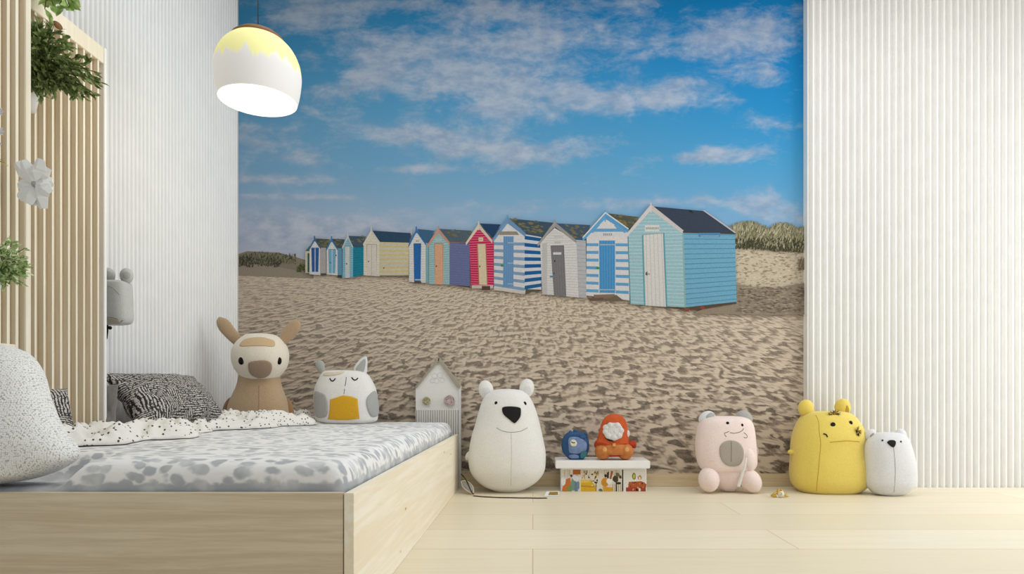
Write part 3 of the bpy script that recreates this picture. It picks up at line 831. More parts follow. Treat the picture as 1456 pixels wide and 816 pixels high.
def rounded(x0, x1, y0, y1, z0, z1, r, nx, ny, nz, disp=None):
    bm = bmesh.new(); idx = {}
    V = []; Fc = []

    def vid(p):
        k = tuple(round(c, 6) for c in p)
        if k not in idx: idx[k] = len(V); V.append(Vector(p))
        return idx[k]

    def grid(fn, na, nb_):
        for i in range(na):
            for j in range(nb_):
                Fc.append([vid(fn(i / na, j / nb_)), vid(fn((i + 1) / na, j / nb_)), vid(fn((i + 1) / na, (j + 1) / nb_)), vid(fn(i / na, (j + 1) / nb_))])
    X = lambda u_: x0 + (x1 - x0) * u_; Y_ = lambda u_: y0 + (y1 - y0) * u_; Z = lambda u_: z0 + (z1 - z0) * u_
    for z in (z0, z1): grid(lambda a, b: (X(a), Y_(b), z), nx, ny)
    for y in (y0, y1): grid(lambda a, b: (X(a), y, Z(b)), nx, nz)
    for x in (x0, x1): grid(lambda a, b: (x, Y_(a), Z(b)), ny, nz)
    bm.free()
    for i, p in enumerate(V):
        q_ = Vector((min(max(p.x, x0 + r), x1 - r), min(max(p.y, y0 + r), y1 - r), min(max(p.z, z0 + r), z1 - r)))
        d_ = p - q_
        if d_.length > 1e-9: p = q_ + d_.normalized() * r
        V[i] = p
    if disp: V = [disp(p) for p in V]
    return V, Fc


MX0, MX1, MY0, MY1, MZ = BX0 + 0.004, BX1 - 0.028, BY0 + 0.028, BY1 - 0.026, 0.345


def mdisp(p):
    p = p.copy()
    if p.z > 0.24:
        w_ = mn.noise(Vector((p.x * 3, p.y * 9 + 3, 0))) * 0.005 + mn.noise(Vector((p.x * 9, p.y * 26, 4))) * 0.0022
        p.z += w_ + 0.004
    inset = mn.noise(Vector((p.x * 14, p.y * 14, p.z * 3))) * 0.003
    dent = max(0, min(1, (-0.98 - p.x) / 0.10)) * max(0, min(1, (-1.80 - p.y) / 0.07))
    if p.z > 0.25: p.z -= 0.062 * dent * dent * (3 - 2 * dent)
    if p.x > MX1 - 0.05: p.x += min(inset, 0.003)
    if p.y < MY0 + 0.05: p.y += inset
    return p


V, Fc = rounded(MX0, MX1, MY0, MY1, 0.1185, MZ, 0.045, 90, 150, 16, mdisp)
mt = soft('mattress', V, Fc, M['sheet'], None)
tag(mt, 'mattress in a white sheet with brushed grey dabs, lying in the pine bed', 'mattress')
mtree = bvh(V, Fc)


# dotted throw: crumpled strip along the wall side of the bed, wider at the head end
def ground(x, y):
    l, nr, i, d_ = mtree.ray_cast(Vector((x, y, 1)), Vector((0, 0, -1))); return l.z if l is not None else 0.30


na, nb_ = 70, 190; V = []; Fc = []
for j in range(nb_ + 1):
    y = -1.80 + (1.80 - 0.145) * j / nb_
    inner = -1.19 + 0.05 * math.sin(y * 9 + 1) + 0.03 * math.sin(y * 23)
    if y > -0.9: inner += ((y + 0.9) / 0.75) ** 1.5 * 0.36
    outer = -1.445
    if y > -1.24: outer = -1.50
    for i in range(na + 1):
        s_ = i / na; x = outer + (inner - outer) * s_
        e = min(1, min(s_, 1 - s_) * 7) ** 0.6 * min(1, (j / nb_) * 16, (1 - j / nb_) * 16 + 0.1) ** 0.5
        r1 = abs(mn.noise(Vector((x * 9, y * 7, 1.3)))); r2 = abs(mn.noise(Vector((x * 20 + 4, y * 17, 2)))); r3 = mn.noise(Vector((x * 42, y * 38, 7)))
        hgt = 0.006 + e * (0.014 + 0.070 * (0.5 - r1) * (0.8 if y < -0.6 else 1) + 0.050 * (0.45 - r2) + 0.014 * r3 + 0.004)
        if y > -0.75: hgt += e * 0.004
        for (fx, fy, ax, ay) in ((-1.29, -0.40, 0.17, 0.13), (-0.93, -0.27, 0.17, 0.10), (-1.42, -0.98, 0.12, 0.28)):
            q_ = ((x - fx) / ax) ** 2 + ((y - fy) / ay) ** 2
            if q_ < 1.6: hgt = 0.002 + (hgt - 0.002) * max(0, (q_ - 1.0) / 0.6)
        if y < -0.5 and y > -0.75: hgt += e * 0.007
        V.append(Vector((x, y, max((ground(x, y) if x > MX0 else 0.338) + 0.004, 0.347 - (1 - e) * 0.002 + hgt * 0.9))))
for j in range(nb_):
    for i in range(na):
        a = j * (na + 1) + i; Fc.append((a, a + 1, a + na + 2, a + na + 1))
th = soft('throw_blanket', V, Fc, M['dotted'], None)
sd = th.modifiers.new('thick', 'SOLIDIFY'); sd.thickness = 0.003; sd.offset = 1
tag(th, 'crumpled cream throw with small dark dots, bunched along the wall side of the mattress', 'blanket')
ttree = bvh(V, Fc)


def top_z(x, y):
    l, nr, i, d_ = ttree.ray_cast(Vector((x, y, 1)), Vector((0, 0, -1)))
    return l.z if l is not None else ground(x, y)


def cushion(name, loc, rot, w_, h_, th_, mat, pinch=0.93, wr=0.006, seed=0, pw=2.6):
    n_ = 44; V = []; Fc = []
    for side in (1, -1):
        for j in range(n_ + 1):
            for i in range(n_ + 1):
                u_, v_ = -1 + 2 * i / n_, -1 + 2 * j / n_
                k = 1 - (1 - pinch) * (abs(u_) ** 2 * (1 - abs(v_) ** 2.0) + abs(v_) ** 2 * (1 - abs(u_) ** 2.0))
                bul = max(0, (1 - abs(u_) ** pw) * (1 - abs(v_) ** pw)) ** 0.5
                rim = min(1, 1 - max(abs(u_), abs(v_)))
                z = side * (th_ / 2 * bul) + side * wr * min(1, rim * 6) * mn.noise(Vector((u_ * 2.6 + seed, v_ * 2.6, side)))
                V.append(Vector((u_ * w_ / 2 * (0.96 + 0.04 * k) * k, v_ * h_ / 2 * k, z)))
    m1 = (n_ + 1) ** 2
    for s_, o in ((0, 0), (1, m1)):
        for j in range(n_):
            for i in range(n_):
                a = o + j * (n_ + 1) + i; f = (a, a + 1, a + n_ + 2, a + n_ + 1); Fc.append(f if s_ == 0 else f[::-1])
    m = bpy.data.meshes.new(name); m.from_pydata([tuple(v) for v in V], [], Fc)
    bm = bmesh.new(); bm.from_mesh(m); bmesh.ops.remove_doubles(bm, verts=bm.verts[:], dist=1e-5)
    bmesh.ops.recalc_face_normals(bm, faces=bm.faces[:]); bm.to_mesh(m); bm.free(); m.shade_smooth()
    m.materials.append(mat); o = bpy.data.objects.new(name, m); C.objects.link(o)
    o.location = loc; o.rotation_euler = rot
    return o


R = math.radians
# cushion local: x = width, y = height, z = thickness (face)
V, Fc = loft([(485, -90, -55, .07), (486.5, -120, -38, .07), (490, -135, -20, .066), (499, -147, 2, .06), (512, -155, 19, .05), (530, -160, 33, .04), (550, -162, 44, .03), (570, -163, 54, .02), (590, -164, 66, .012), (610, -164, 80, .004),
              (626, -162, 94, 0), (640, -158, 104, 0), (652, -150, 104, 0), (664, -140, 88, 0), (675, -120, 64, 0), (683, -90, 36, 0), (688, -60, 0, 0)], -1.965, .5, .08, expo=2.6)
o = soft('cushion', V, Fc, M['boucle'], None)
tag(o, 'large white nubbly cushion standing at the front left corner of the bed', 'cushion')
o = cushion('cushion', (-1.410, -0.935, 0.464), (R(52), R(0), R(82)), 0.50, 0.27, 0.17, M['hatched'], 0.86, 0.018, 8, 2.0)
tag(o, 'black and white hatched cushion leaning on the fluted left wall', 'cushion')
o = cushion("cushion", (-1.500, -1.212, 0.440), (R(82), R(0), R(12)), 0.11, 0.18, 0.05, fabric('charcoal_wool', (120, 116, 112)), 0.94, 0.01, 5)
tag(o, 'small plain grey cushion half hidden between slatted divider end and hatched cushion', 'cushion')
o = cushion('cushion', (-1.380, -1.66, 0.43), (R(66), R(0), R(60)), 0.20, 0.18, 0.08, M['hatched'], 0.94, 0.01, 1)
tag(o, 'small dark hatched cushion mostly hidden behind the large white cushion', 'cushion')

# ---------------------------------------------------------------- house shaped board behind the bed
Yh = -0.055; k = (D + Yh) / F
t = thing('house_board', 'white felt house-shaped board with a pointed roof standing between bed and mural', 'wall board', tuple(Vector((at(622, 0, Yh).x, Yh, 0))))


def prism(name, pts, Ya, Yb, mat, parent, label=None):
    A_ = [at(p[0], p[1], Ya) for p in pts]; V = A_ + [Vector((v.x, Yb, v.z)) for v in A_]; n_ = len(pts)
    Fc = [tuple(range(n_)), tuple(range(n_, 2 * n_))[::-1]] + [(i, (i + 1) % n_, n_ + (i + 1) % n_, n_ + i) for i in range(n_)]
    o = mesh(name, V, Fc, mat, parent, False, label=label); fixn(o)
    return o


zf = CY + H / k - 0.3
prism('panel', [(591, 549), (623, 511), (652.5, 549), (652.5, zf), (591, zf)], Yh, Yh + 0.03, M['white_felt'], t)
prism('ribbed_panel', [(592, 583), (651.5, 583), (651.5, 690), (592, 690)], Yh - 0.004, Yh + 0.001, M['ribbed'], t, 'ribbed lower panel')
prism('roof_trim', [(590, 550.5), (624, 507.5), (624.5, 512), (591.5, 552)], Yh - 0.012, Yh + 0.032, M['taupe_trim'], t)
prism('roof_trim', [(624, 507.5), (654.5, 548), (654.5, 551), (650, 551), (622.6, 512.5)], Yh - 0.012, Yh + 0.032, M['taupe_trim'], t)
prism('edge_strip', [(652.5, 549), (654.8, 549), (655.2, zf), (652.5, zf)], Yh - 0.006, Yh + 0.03, M['lightgrey_felt'], t)


def knot(px, py, r, Y, mat, name, parent, label):
    c = at(px, py, Y); k_ = (D + Y) / F; P = []
    for i in range(120):
        a = i / 119 * math.pi * 2 * 5
        rr = r * k_ * (0.25 + 0.62 * abs(math.sin(a * 0.37 + 0.4)))
        P.append(c + Vector((math.cos(a) * rr, -0.004 * math.sin(a * 2.3) - 0.004, math.sin(a) * rr)))
    V, Fc = tube_mesh(P, 0.0022, 6); V2, F2 = ellip(px, py, r * .86, r * .86, Y, 0.004, 0, 16, 10)
    return soft(name, *join([(V, Fc), (V2, F2)]), mat, parent, label)


knot(606.5, 570, 6.2, Yh - 0.004, M['glitter'], 'yarn_button', t, 'straw-coloured knotted yarn button')
knot(639, 569.5, 8.5, Yh - 0.004, M['pinkbutton'], 'yarn_button', t, 'dusty pink knotted yarn button')
pe = []
for (cx_, cy_, rr) in ((618, 534, 3.6), (626, 533, 3.6), (621, 541, 3.6), (629, 540, 3.2), (615, 541, 2.8)):
    pe.append(tube_mesh([at(cx_ + rr * math.cos(a * .4), cy_ + rr * math.sin(a * .4), Yh - 0.001) for a in range(17)], 0.0012, 5))
soft('embroidery', *join(pe), M['lightgrey_felt'], t)

# ---------------------------------------------------------------- deer plush on the bed
Yd = -0.40; bz = top_z(at(368, 0, Yd).x, Yd)
t = thing('plush_toy', 'tan and cream deer plush with long ears sitting at the head of the bed', 'plush toy', (at(368, 0, Yd).x, Yd, 0.372))
V, Fc = loft([(521, 352, 388), (524, 343, 394), (534, 341, 396), (548, 338, 399), (560, 333, 403), (572, 328, 407), (584, 325, 409), (592, 324, 410), (596, 327, 407), (598, 345, 390)], Yd, .72)
soft('body', V, Fc, M['tan_felt'], t); tb = bvh(V, Fc)
line_on('seam', tb, [(368, 548), (368, 560), (368, 575), (367.5, 590)], 0.0012, M['darktan_felt'], t)
V, Fc = loft([(474, 364, 374), (475.5, 352, 388), (479, 346, 396), (486, 338.5, 403), (497, 332.5, 408), (510, 331.5, 409), (522, 334.5, 406), (532, 341, 399), (540, 350, 390), (544.5, 362, 380)], Yd - 0.01, .82, expo=2.15)
soft('head', V, Fc, M['cream_felt'], t); th_ = bvh(V, Fc)
patch('fringe', th_, [(341, 492), (346, 484), (356, 480.5), (372, 479.5), (384, 482.5), (390, 485.5), (389.5, 492.5), (375, 492), (356, 492)], M['sand_felt'], t, .003)
patch('muzzle', th_, [(354, 519), (356, 514.5), (366, 512.5), (378, 512.5), (385, 516), (386, 524), (382, 532), (374, 536), (364, 535), (356, 529)], M['brown_felt'], t, .012)
line_on('mouth', th_, [(367, 535), (367, 539), (366, 541)], 0.0012, M['brown_felt'], t)
dot('eye', th_, 343, 513, 4.3, 5.6, M['glossblack'], t, .006); dot('eye', th_, 397, 513, 3.6, 5.4, M['glossblack'], t, .006)


def ear_limb(name, pts, r, mat, parent, Y, flat=0.5, label=None):
    P = catmull(pts, 6); V = []; Fc = []; seg = 18; k_ = (D + Y) / F; n_ = len(P)
    for i in range(n_):
        a = P[max(i - 1, 0)]; b = P[min(i + 1, n_ - 1)]; dx, dy = b[0] - a[0], b[1] - a[1]; L = math.hypot(dx, dy) or 1
        nx, ny = -dy / L, dx / L; rr = P[i][2]
        c = at(P[i][0], P[i][1], Y)
        for q_ in range(seg):
            t_ = 2 * math.pi * q_ / seg
            V.append(c + Vector((nx * rr * k_ * math.cos(t_), rr * k_ * flat * math.sin(t_), -ny * rr * k_ * math.cos(t_))))
    for i in range(n_ - 1):
        for q_ in range(seg):
            a = i * seg + q_; b = i * seg + (q_ + 1) % seg; Fc.append((a, b, b + seg, a + seg))
    Fc.append(tuple(range(seg))[::-1]); Fc.append(tuple((n_ - 1) * seg + q_ for q_ in range(seg)))
    return soft(name, V, Fc, mat, parent, label), (V, Fc)


ear_limb('ear', [(344, 492, 6), (337, 484, 7.5), (328, 474, 9), (319, 463, 9.5), (314, 456, 7), (312, 452, 3), (311.5, 450.6, .4)], 0, M['tan_felt'], t, Yd)
ear_limb('ear', [(395, 492, 5), (402, 484, 7), (410, 474, 9.5), (418, 465, 9.5), (422, 459, 7), (424, 456, 3), (425, 454.6, .4)], 0, M['tan_felt'], t, Yd)
soft('arm', *ellip(327.5, 580, 9.5, 17, Yd + 0.04, 0.03, 20), M['darktan_felt'], t); soft('arm', *ellip(407.5, 580, 9, 17, Yd + 0.04, 0.03, -18), M['darktan_felt'], t)

# ---------------------------------------------------------------- owl plush
Yo = -0.27
t = thing('plush_toy', 'sleepy white owl plush with grey wings and a mustard belly patch on the bed', 'plush toy', (at(491, 0, Yo).x, Yo, 0.35))
V, Fc = loft([(526.5, 478, 500), (527.5, 463, 512), (531, 458, 521), (538, 454, 527), (550, 449, 533), (563, 447, 536), (577, 447.5, 537.5), (590, 449, 537), (598, 452, 535), (602, 462, 526)], Yo, .55, expo=2.4)
soft('body', V, Fc, M['white_felt'], t); tb = bvh(V, Fc)
patch('belly_patch', tb, [(469.5, 568), (479, 565), (488, 562), (499, 563.5), (508.5, 567), (509.5, 580), (511, 595), (495, 597), (480, 597), (466.5, 596), (469, 582)], M['mustard'], t, .004, 1, smoothc=False)
patch('fringe', tb, [(459.5, 534), (464, 529.5), (478, 529), (490, 528.5), (484, 532), (472, 534)], M['fringe_felt'], t, .003)
patch('wing', tb, [(448, 557), (455, 557.5), (463, 562), (466, 575), (464, 592), (450, 592), (447.5, 575)], M['grey_felt'], t, .006)
patch('wing', tb, [(533, 556), (536, 566), (537.6, 578), (536.5, 590), (528, 592), (522, 580), (521, 568), (526, 560)], M['grey_felt'], t, .006)
line_on('closed_eye', tb, [(469, 538), (471, 541), (474, 541.5), (477, 538)], .0030, M['black'], t); line_on('closed_eye', tb, [(500, 536.5), (503, 540), (506, 540), (509, 537.5)], .0030, M['black'], t)
line_on('seam', tb, [(492.3, 536), (491.7, 543), (490.5, 549)], .0014, M['black'], t); line_on('seam', tb, [(490, 553), (489, 560)], .0012, M['black'], t)
ear_limb('ear', [(460, 530, 4), (457, 525, 5.5), (455, 519, 6.5), (453, 515, 5), (452, 512.4, 1)], 0, M['grey_felt'], t, Yo)
o, (V, Fc) = ear_limb('ear', [(512, 532, 9), (513, 524, 9.5), (516, 516, 7), (519, 510, 4), (521, 507, .5)], 0, M['lightgrey_felt'], t, Yo, .35)
patch('inner_ear', bvh(V, Fc), [(506, 526), (510, 518), (518, 510.5), (520, 514), (518, 526), (514, 530)], M['grey_felt'], o, .002)

# ---------------------------------------------------------------- white bear on the floor
Yb = -0.185
t = thing('plush_toy', 'large white egg-shaped bear plush with a black nose standing on the floor beside the bed', 'plush toy', (at(720, 0, Yb).x, Yb, 0))
zf = CY + H * F / (D + Yb)
V, Fc = loft([(553, 714, 727), (554.5, 702, 740), (559, 693, 749), (567, 687, 755), (580, 682, 761), (600, 676.5, 767), (620, 670.5, 771.5), (640, 667, 775.5), (655, 666, 776), (670, 669, 774), (682, 677, 766), (691, 688, 754), (696, 699, 744), (zf, 706, 737)], Yb, .74, .15, expo=2.15)
soft('body', V, Fc, M['white_felt'], t); tb = bvh(V, Fc)
patch('nose', tb, [(714, 581), (718, 578.4), (728, 578), (738, 579.5), (740.4, 583), (739.4, 593), (734, 600), (731, 601.5), (725, 597), (716, 589)], M['black'], t, .006, 3)
dot('eye', tb, 705.4, 573, 2.2, 2.5, M['glossblack'], t, .003); dot('eye', tb, 746.4, 573.6, 2.2, 2.9, M['glossblack'], t, .003, -20)
line_on('mouth', tb, [(706, 608), (714, 612.5), (726, 614.5), (740, 613), (750, 608)], .0012, M['thread'], t)
line_on('seam', tb, [(727, 615), (727.3, 640), (727, 665), (726.5, 690)], .0009, M['seam_w'], t)
for (ex, ey, an, inr) in ((691, 554, -12, (692, 557)), (749, 552, 10, (750, 555))):
    V, Fc = ellip(ex, ey, 10.5, 13.5, Yb, .022, an); o = soft('ear', V, Fc, M['white_felt'], t)
    patch('inner_ear', bvh(V, Fc), [(inr[0] - 4, inr[1] - 5), (inr[0] + 3, inr[1] - 6), (inr[0] + 5, inr[1] + 1), (inr[0] + 1, inr[1] + 6), (inr[0] - 4, inr[1] + 2)], M['lightgrey_felt'], o, .001)
soft('tail', *ellip(666.5, 648, 4.5, 7, Yb, .02, 25), M['white_felt'], t)

# ---------------------------------------------------------------- painted box with lid
t = thing('storage_box', 'low box printed with a village collage under a thick white lid, on the floor', 'box', (0.355, -0.115, 0))
bx0, bx1, by0, by1, bzt = 0.141, 0.573, -0.190, -0.040, 0.1185
box('body', (bx0, by0, 0.0), (bx1, by1, bzt), M['whitepaint'], t, 0.0015)
box('lid', (0.113, -0.215, bzt), (0.587, -0.022, 0.1575), M['whitepaint'], t, 0.003)
V = []; Fc = []; inks = []; lay = [by0 - 0.0003]


def bink(pts, col):
    lay[0] -= 0.000004; o_ = len(V)
    for p in pts:
        v = at(p[0], p[1], by0); V.append(Vector((v.x, lay[0], max(v.z, 0.001))))
    Fc.append(tuple(range(o_, o_ + len(pts)))); inks.append(col)


def blobp(cx_, cy_, rx, ry, col, n_=9):
    bink([(cx_ + rx * math.cos(2 * math.pi * i / n_) * rnd.uniform(.8, 1.15), cy_ + ry * math.sin(2 * math.pi * i / n_) * rnd.uniform(.8, 1.15)) for i in range(n_)], col)


bink(Q(797.5, 667.5, 918, 699), (222, 214, 196))
for i in range(60):
    x = rnd.uniform(800, 882); bink(Q(x, 668, x + rnd.uniform(.4, 1), rnd.uniform(672, 682)), rnd.choice([(196, 184, 160), (176, 160, 132), (206, 196, 176)]))
bink(Q(797.5, 677, 824, 699), (206, 208, 214)); bink(Q(814.5, 667.5, 825.5, 674.5), (176, 104, 58))
bink([(805, 681), (811, 679), (812, 690), (808, 699), (799, 699), (800, 692)], (204, 118, 62)); blobp(801, 684, 3.4, 6, (232, 232, 232)); blobp(815, 689, 4.6, 9.5, (124, 150, 136)); blobp(819, 680, 5, 4, (222, 224, 230))
bink(Q(817, 685, 821.5, 699), (108, 132, 146)); bink([(806, 692), (812, 690), (813, 699), (806, 699)], (128, 150, 84)); blobp(822, 690, 2.2, 6, (120, 140, 156)); blobp(812.5, 676.5, 1.6, 2.4, (110, 62, 44))
bink([(825.6, 682), (840, 683), (846, 690), (848, 698.5), (825.6, 698.5)], (216, 172, 52)); bink([(826, 690), (846, 691), (846, 693), (826, 692)], (190, 142, 40)); bink([(826, 682), (836, 682), (840, 686), (826, 686)], (232, 196, 92))
for i in range(22): blobp(rnd.uniform(840, 852), rnd.uniform(670, 694), rnd.uniform(.6, 1.6), rnd.uniform(.6, 1.8), rnd.choice([(54, 48, 42), (96, 80, 60), (230, 214, 168), (66, 60, 54), (206, 166, 66)]))
for i in range(12): blobp(rnd.uniform(827, 838), rnd.uniform(670, 680), rnd.uniform(.5, 1.4), rnd.uniform(.8, 2.4), rnd.choice([(62, 54, 48), (150, 120, 74), (208, 150, 60)]))
bink([(845, 685), (850, 685), (848, 688)], (52, 46, 42)); bink(Q(847, 687, 847.8, 698), (80, 66, 52))
blobp(860, 686, 5, 6.5, (206, 144, 54)); bink([(857, 692), (871, 693), (871, 699), (858, 699)], (214, 160, 60)); blobp(861, 676.5, 2, 2.4, (70, 48, 36)); blobp(866, 684, 4.6, 4.4, (238, 234, 226)); blobp(854, 697, 3, 2.6, (96, 116, 84))
bink([(863, 672), (866, 670), (865.5, 680), (863, 680)], (64, 54, 50)); bink([(869, 669), (872, 670), (869, 681), (866.5, 681)], (168, 96, 60))
bink(Q(875.4, 672, 877.2, 699), (58, 50, 44)); blobp(875.5, 681, 4, 5, (78, 72, 58)); blobp(880, 687, 3.6, 2, (60, 54, 50)); blobp(878, 675, 3.2, 3, (120, 112, 84)); blobp(882, 678, 2.2, 2.4, (88, 80, 64)); bink(Q(880, 690, 883, 699), (216, 206, 180))
for xx in (871, 873.5, 879, 882.5): bink(Q(xx, 688, xx + .7, 699), (160, 146, 110))
bink(Q(884.6, 667.5, 886.2, 699), (24, 22, 22)); bink(Q(824.6, 677, 825.5, 699), (244, 242, 238)); bink(Q(886.2, 667.5, 918, 699), (232, 228, 220))
blobp(901.5, 677, 2.8, 5.4, (126, 130, 62)); blobp(901.5, 677, 1.3, 3.4, (206, 194, 80)); blobp(909.5, 679, 3, 3.4, (190, 138, 96)); blobp(909.5, 680, 1.6, 2.4, (240, 222, 196))
bink([(894, 685), (912, 684), (919, 688), (918.5, 693), (893, 693)], (180, 96, 56)); bink([(890, 693), (918, 692), (918, 698.5), (890, 698.5)], (166, 74, 56))
for i in range(26): blobp(rnd.uniform(894, 916), rnd.uniform(685.5, 697), rnd.uniform(.6, 1.6), rnd.uniform(.5, 1.3), rnd.choice([(204, 130, 84), (142, 62, 44), (222, 168, 120), (96, 48, 42), (196, 86, 62)]))
blobp(909.5, 696, 1.5, 2.6, (238, 226, 214)); blobp(905.5, 696, 1.2, 2.6, (40, 34, 36)); bink(Q(917.4, 688, 918, 699), (70, 50, 40))
o = mesh('printed_front', V, Fc, M['ink'], t, False)
a3 = o.data.attributes.new('ink', 'FLOAT_COLOR', 'CORNER'); cc = []
for f, c in zip(Fc, inks): cc += list(rgb(c)) * len(f)
a3.data.foreach_set('color', cc)

# blue round toy
Yt = -0.150; ztop = 0.1575; zl = CY + (H - ztop) * F / (D + Yt)
t = thing('figurine', 'small round dark blue creature figurine with one white eye, standing on the white box lid', 'figurine', (at(818, 0, Yt).x, Yt, ztop))
V, Fc = loft([(613.5, 812, 824), (615.5, 806, 831), (621, 801, 835.5), (630, 798.5, 837.5), (638, 798.8, 837.6), (645, 801.5, 835.5), (650, 806, 832), (zl, 810, 829)], Yt, .42, expo=2.3)
soft('body', V, Fc, M['blue'], t); tb = bvh(V, Fc)
patch('face', tb, [(809, 623), (818, 621), (828, 624), (834, 631), (833, 640), (827, 643.5), (818, 645), (810, 643), (808.5, 634)], M['paleblue'], t, .003)
patch('foot', tb, [(825, 645), (828, 641.5), (833, 641.5), (834.4, 645), (831, 650), (826, 650.5)], M['teal'], t, .006)
patch('foot', tb, [(809, 647.5), (816, 646), (822, 647.5), (822, 651), (812, 651)], M['paleblue'], t, .005)
patch('eye', tb, [(811, 628), (814, 625), (818, 626), (820.4, 630), (818.6, 634), (814, 634.4), (811.4, 632)], M['ivory'], t, .005)
line_on('pupil', tb, [(812.5, 628), (815, 629.6), (817.6, 629)], .0022, M['black'], t, lift=.005)
for (ex, ey, rx) in ((811, 614.6, 2.6), (817.6, 613, 2.8), (826, 616.6, 3.6), (832.6, 617.4, 2.8)):
    soft('crest', *ellip(ex, ey, rx, 2.8, Yt, .012, 10, 14, 8), M['blue'], t)
patch('brow', tb, [(824, 619.6), (830, 618.5), (834, 621), (830, 623.6), (825, 623)], M['blue'], t, .005)

# orange hooded toy
t = thing('figurine', 'orange hooded gnome figurine with fluffy white face and round feet on the box lid', 'figurine', (at(874, 0, Yt).x, Yt, ztop))
V, Fc = loft([(588.5, 869, 877), (590.5, 864, 883), (596, 858, 888.5), (604, 854.5, 891.5), (613, 852, 893), (622, 849.5, 894), (630, 847, 894), (636, 848, 893), (639, 854, 888)], Yt, .55, .05, expo=2.2)
soft('hood', V, Fc, M['orange'], t); tb = bvh(V, Fc)
patch('face', tb, [(858.5, 612), (862, 605), (869, 601.5), (877, 602), (883, 606), (885, 614), (883, 621), (876, 625.5), (868, 625), (861, 621)], M['fluff'], t, .012)
V, Fc = loft([(626, 852, 889), (629, 848, 893), (636, 848, 894), (643, 847.5, 896), (646, 850, 894), (648.5, 856, 888)], Yt - .005, .5, .045)
soft('coat', V, Fc, M['redorange'], t)
V, Fc = loft([(630, 856, 888), (632, 853, 892), (638, 850, 896), (643, 849, 897.5), (646, 852, 895)], Yt - .012, .5, .045); soft('trousers', V, Fc, M['amber'], t)
for fx in (857.5, 889):
    V, Fc = ellip(fx, zl - 11.4, 11.8, 11.8, Yt - .012, .044, 0); soft('foot', V, Fc, M['amber'], t)
    dot('toe_spot', bvh(V, Fc), fx + 2.5, zl - 14, 3.2, 3.6, M['peach_spot'], t, .003)
for (ax, ay, ar) in ((862, 608, 5), (868, 604.6, 4.6), (878, 605, 5), (882.5, 612, 5), (880, 619, 5), (873, 622, 5), (865, 619.5, 5), (861, 614, 4.4)):
    q__ = hit(tb, ax, ay); soft('fluff_lock', *ellip(ax, ay, ar, ar * .9, q__[0].y - .006, .011, 20, 14, 8), M['fluff'], t)
soft('arm', *ellip(850.5, 631, 5.4, 7, Yt, .018, 30), M['redorange'], t)
V, Fc = ear_limb('arm', [(889, 630, 4), (894, 631, 4.6), (900, 631.5, 5.6), (903.6, 631.5, 5.6), (904.6, 631.5, 2)], 0, M['redorange'], t, Yt, .8)[1]
soft('tassel', *ellip(891.5, 617.5, 3.8, 6.2, Yt - .01, .012, 15), M['fluff'], t, 'small white fluffy tassel')
tb2 = tb
dot('nose', tb, 873.6, 613, 2.1, 2.6, M['fluff'], t, .018)
for (ex, ey) in ((869.6, 604.6), (873.6, 603.8)): dot('eye', tb, ex, ey, 1.2, 1.2, M['glossblack'], t, .013)
line_on('collar', tb, [(861, 621.5), (866, 625.6), (872, 626.6)], .004, M['black'], t, lift=.004)
o = prism('belt_button', Q(871.5, 630.5, 875.5, 634.5), Yt - .062, Yt - .05, M['peach_spot'], t)

# ---------------------------------------------------------------- pink plush
Yp = -0.20; zf = CY + H * F / (D + Yp)
t = thing('plush_toy', 'pale pink plush with a grey round belly patch, sitting on the floor', 'plush toy', (at(1033, 0, Yp).x, Yp, 0))
V, Fc = loft([(591.5, 1022, 1044), (592.6, 1010, 1055), (596, 1000, 1064), (603, 994.5, 1069), (614, 991.5, 1071.5), (630, 990, 1073), (645, 990.5, 1074), (658, 993, 1074.5), (666, 997, 1071), (670, 1004, 1064), (674, 1010, 1058)], Yp, .62, expo=2.9)
V2, F2 = loft([(664, 1004, 1064), (674, 1003, 1064), (684, 1010, 1060), (692, 1019, 1052), (698, 1030, 1045)], Yp, .6, expo=2.3)
soft('body', V, Fc, M['pink'], t); tb = bvh(V, Fc)
soft('lower_body', V2, F2, M['pink'], t)
belly = patch('belly_patch', tb, [(1023, 644), (1024, 634), (1031, 627.5), (1040, 626), (1050, 629), (1056.5, 638), (1057, 650), (1052, 660), (1043, 663), (1033, 661), (1026, 654)], M['taupe'], t, .004)
line_on('seam', tb, [(1039.6, 627), (1039.8, 640), (1039.6, 656)], .0011, M['thread'], belly, lift=.004)
dot('eye', tb, 1034.6, 601.6, 2.3, 2.3, M['glossblack'], t, .003); dot('eye', tb, 1055.4, 604.4, 1.8, 2.2, M['glossblack'], t, .003)
line_on('mouth', tb, [(1038, 615), (1044, 616), (1051, 614.5), (1056, 611.5), (1057, 608.8)], .0012, M['black'], t)
line_on('tusk', tb, [(1036.5, 613), (1034, 614.6), (1030, 615.8), (1031.4, 619.5), (1033, 620.6)], .0012, M['black'], t, 2); line_on('tusk', tb, [(1057.5, 615), (1061.5, 618), (1062.4, 621.5), (1060, 622.6), (1057.6, 621.4)], .0012, M['black'], t, 2)
for (ex, ey, an) in ((1005.5, 595, -25), (1058, 594.5, 30)):
    V, Fc = ellip(ex, ey, 12.5, 10.5, Yp + .01, .025, an); o = soft('ear', V, Fc, M['lightgrey_felt'] if ex < 1030 else M['grey_felt'], t)
    if ex < 1030: patch('inner_ear', bvh(V, Fc), [(1004, 592), (1010, 586.5), (1016, 589), (1014, 595), (1006, 598)], M['grey_felt'], o, .001)
soft('foot', *ellip(1008, zf - 17.5, 14.8, 18, Yp - .05, .052, -4), M['pink'], t); soft('foot', *ellip(1067, zf - 16, 14.4, 18.5, Yp - .05, .05, -34), M['pink'], t)
soft('arm', *ellip(1064, 652, 9.5, 17, Yp - .07, .025, -8), M['pink'], t)
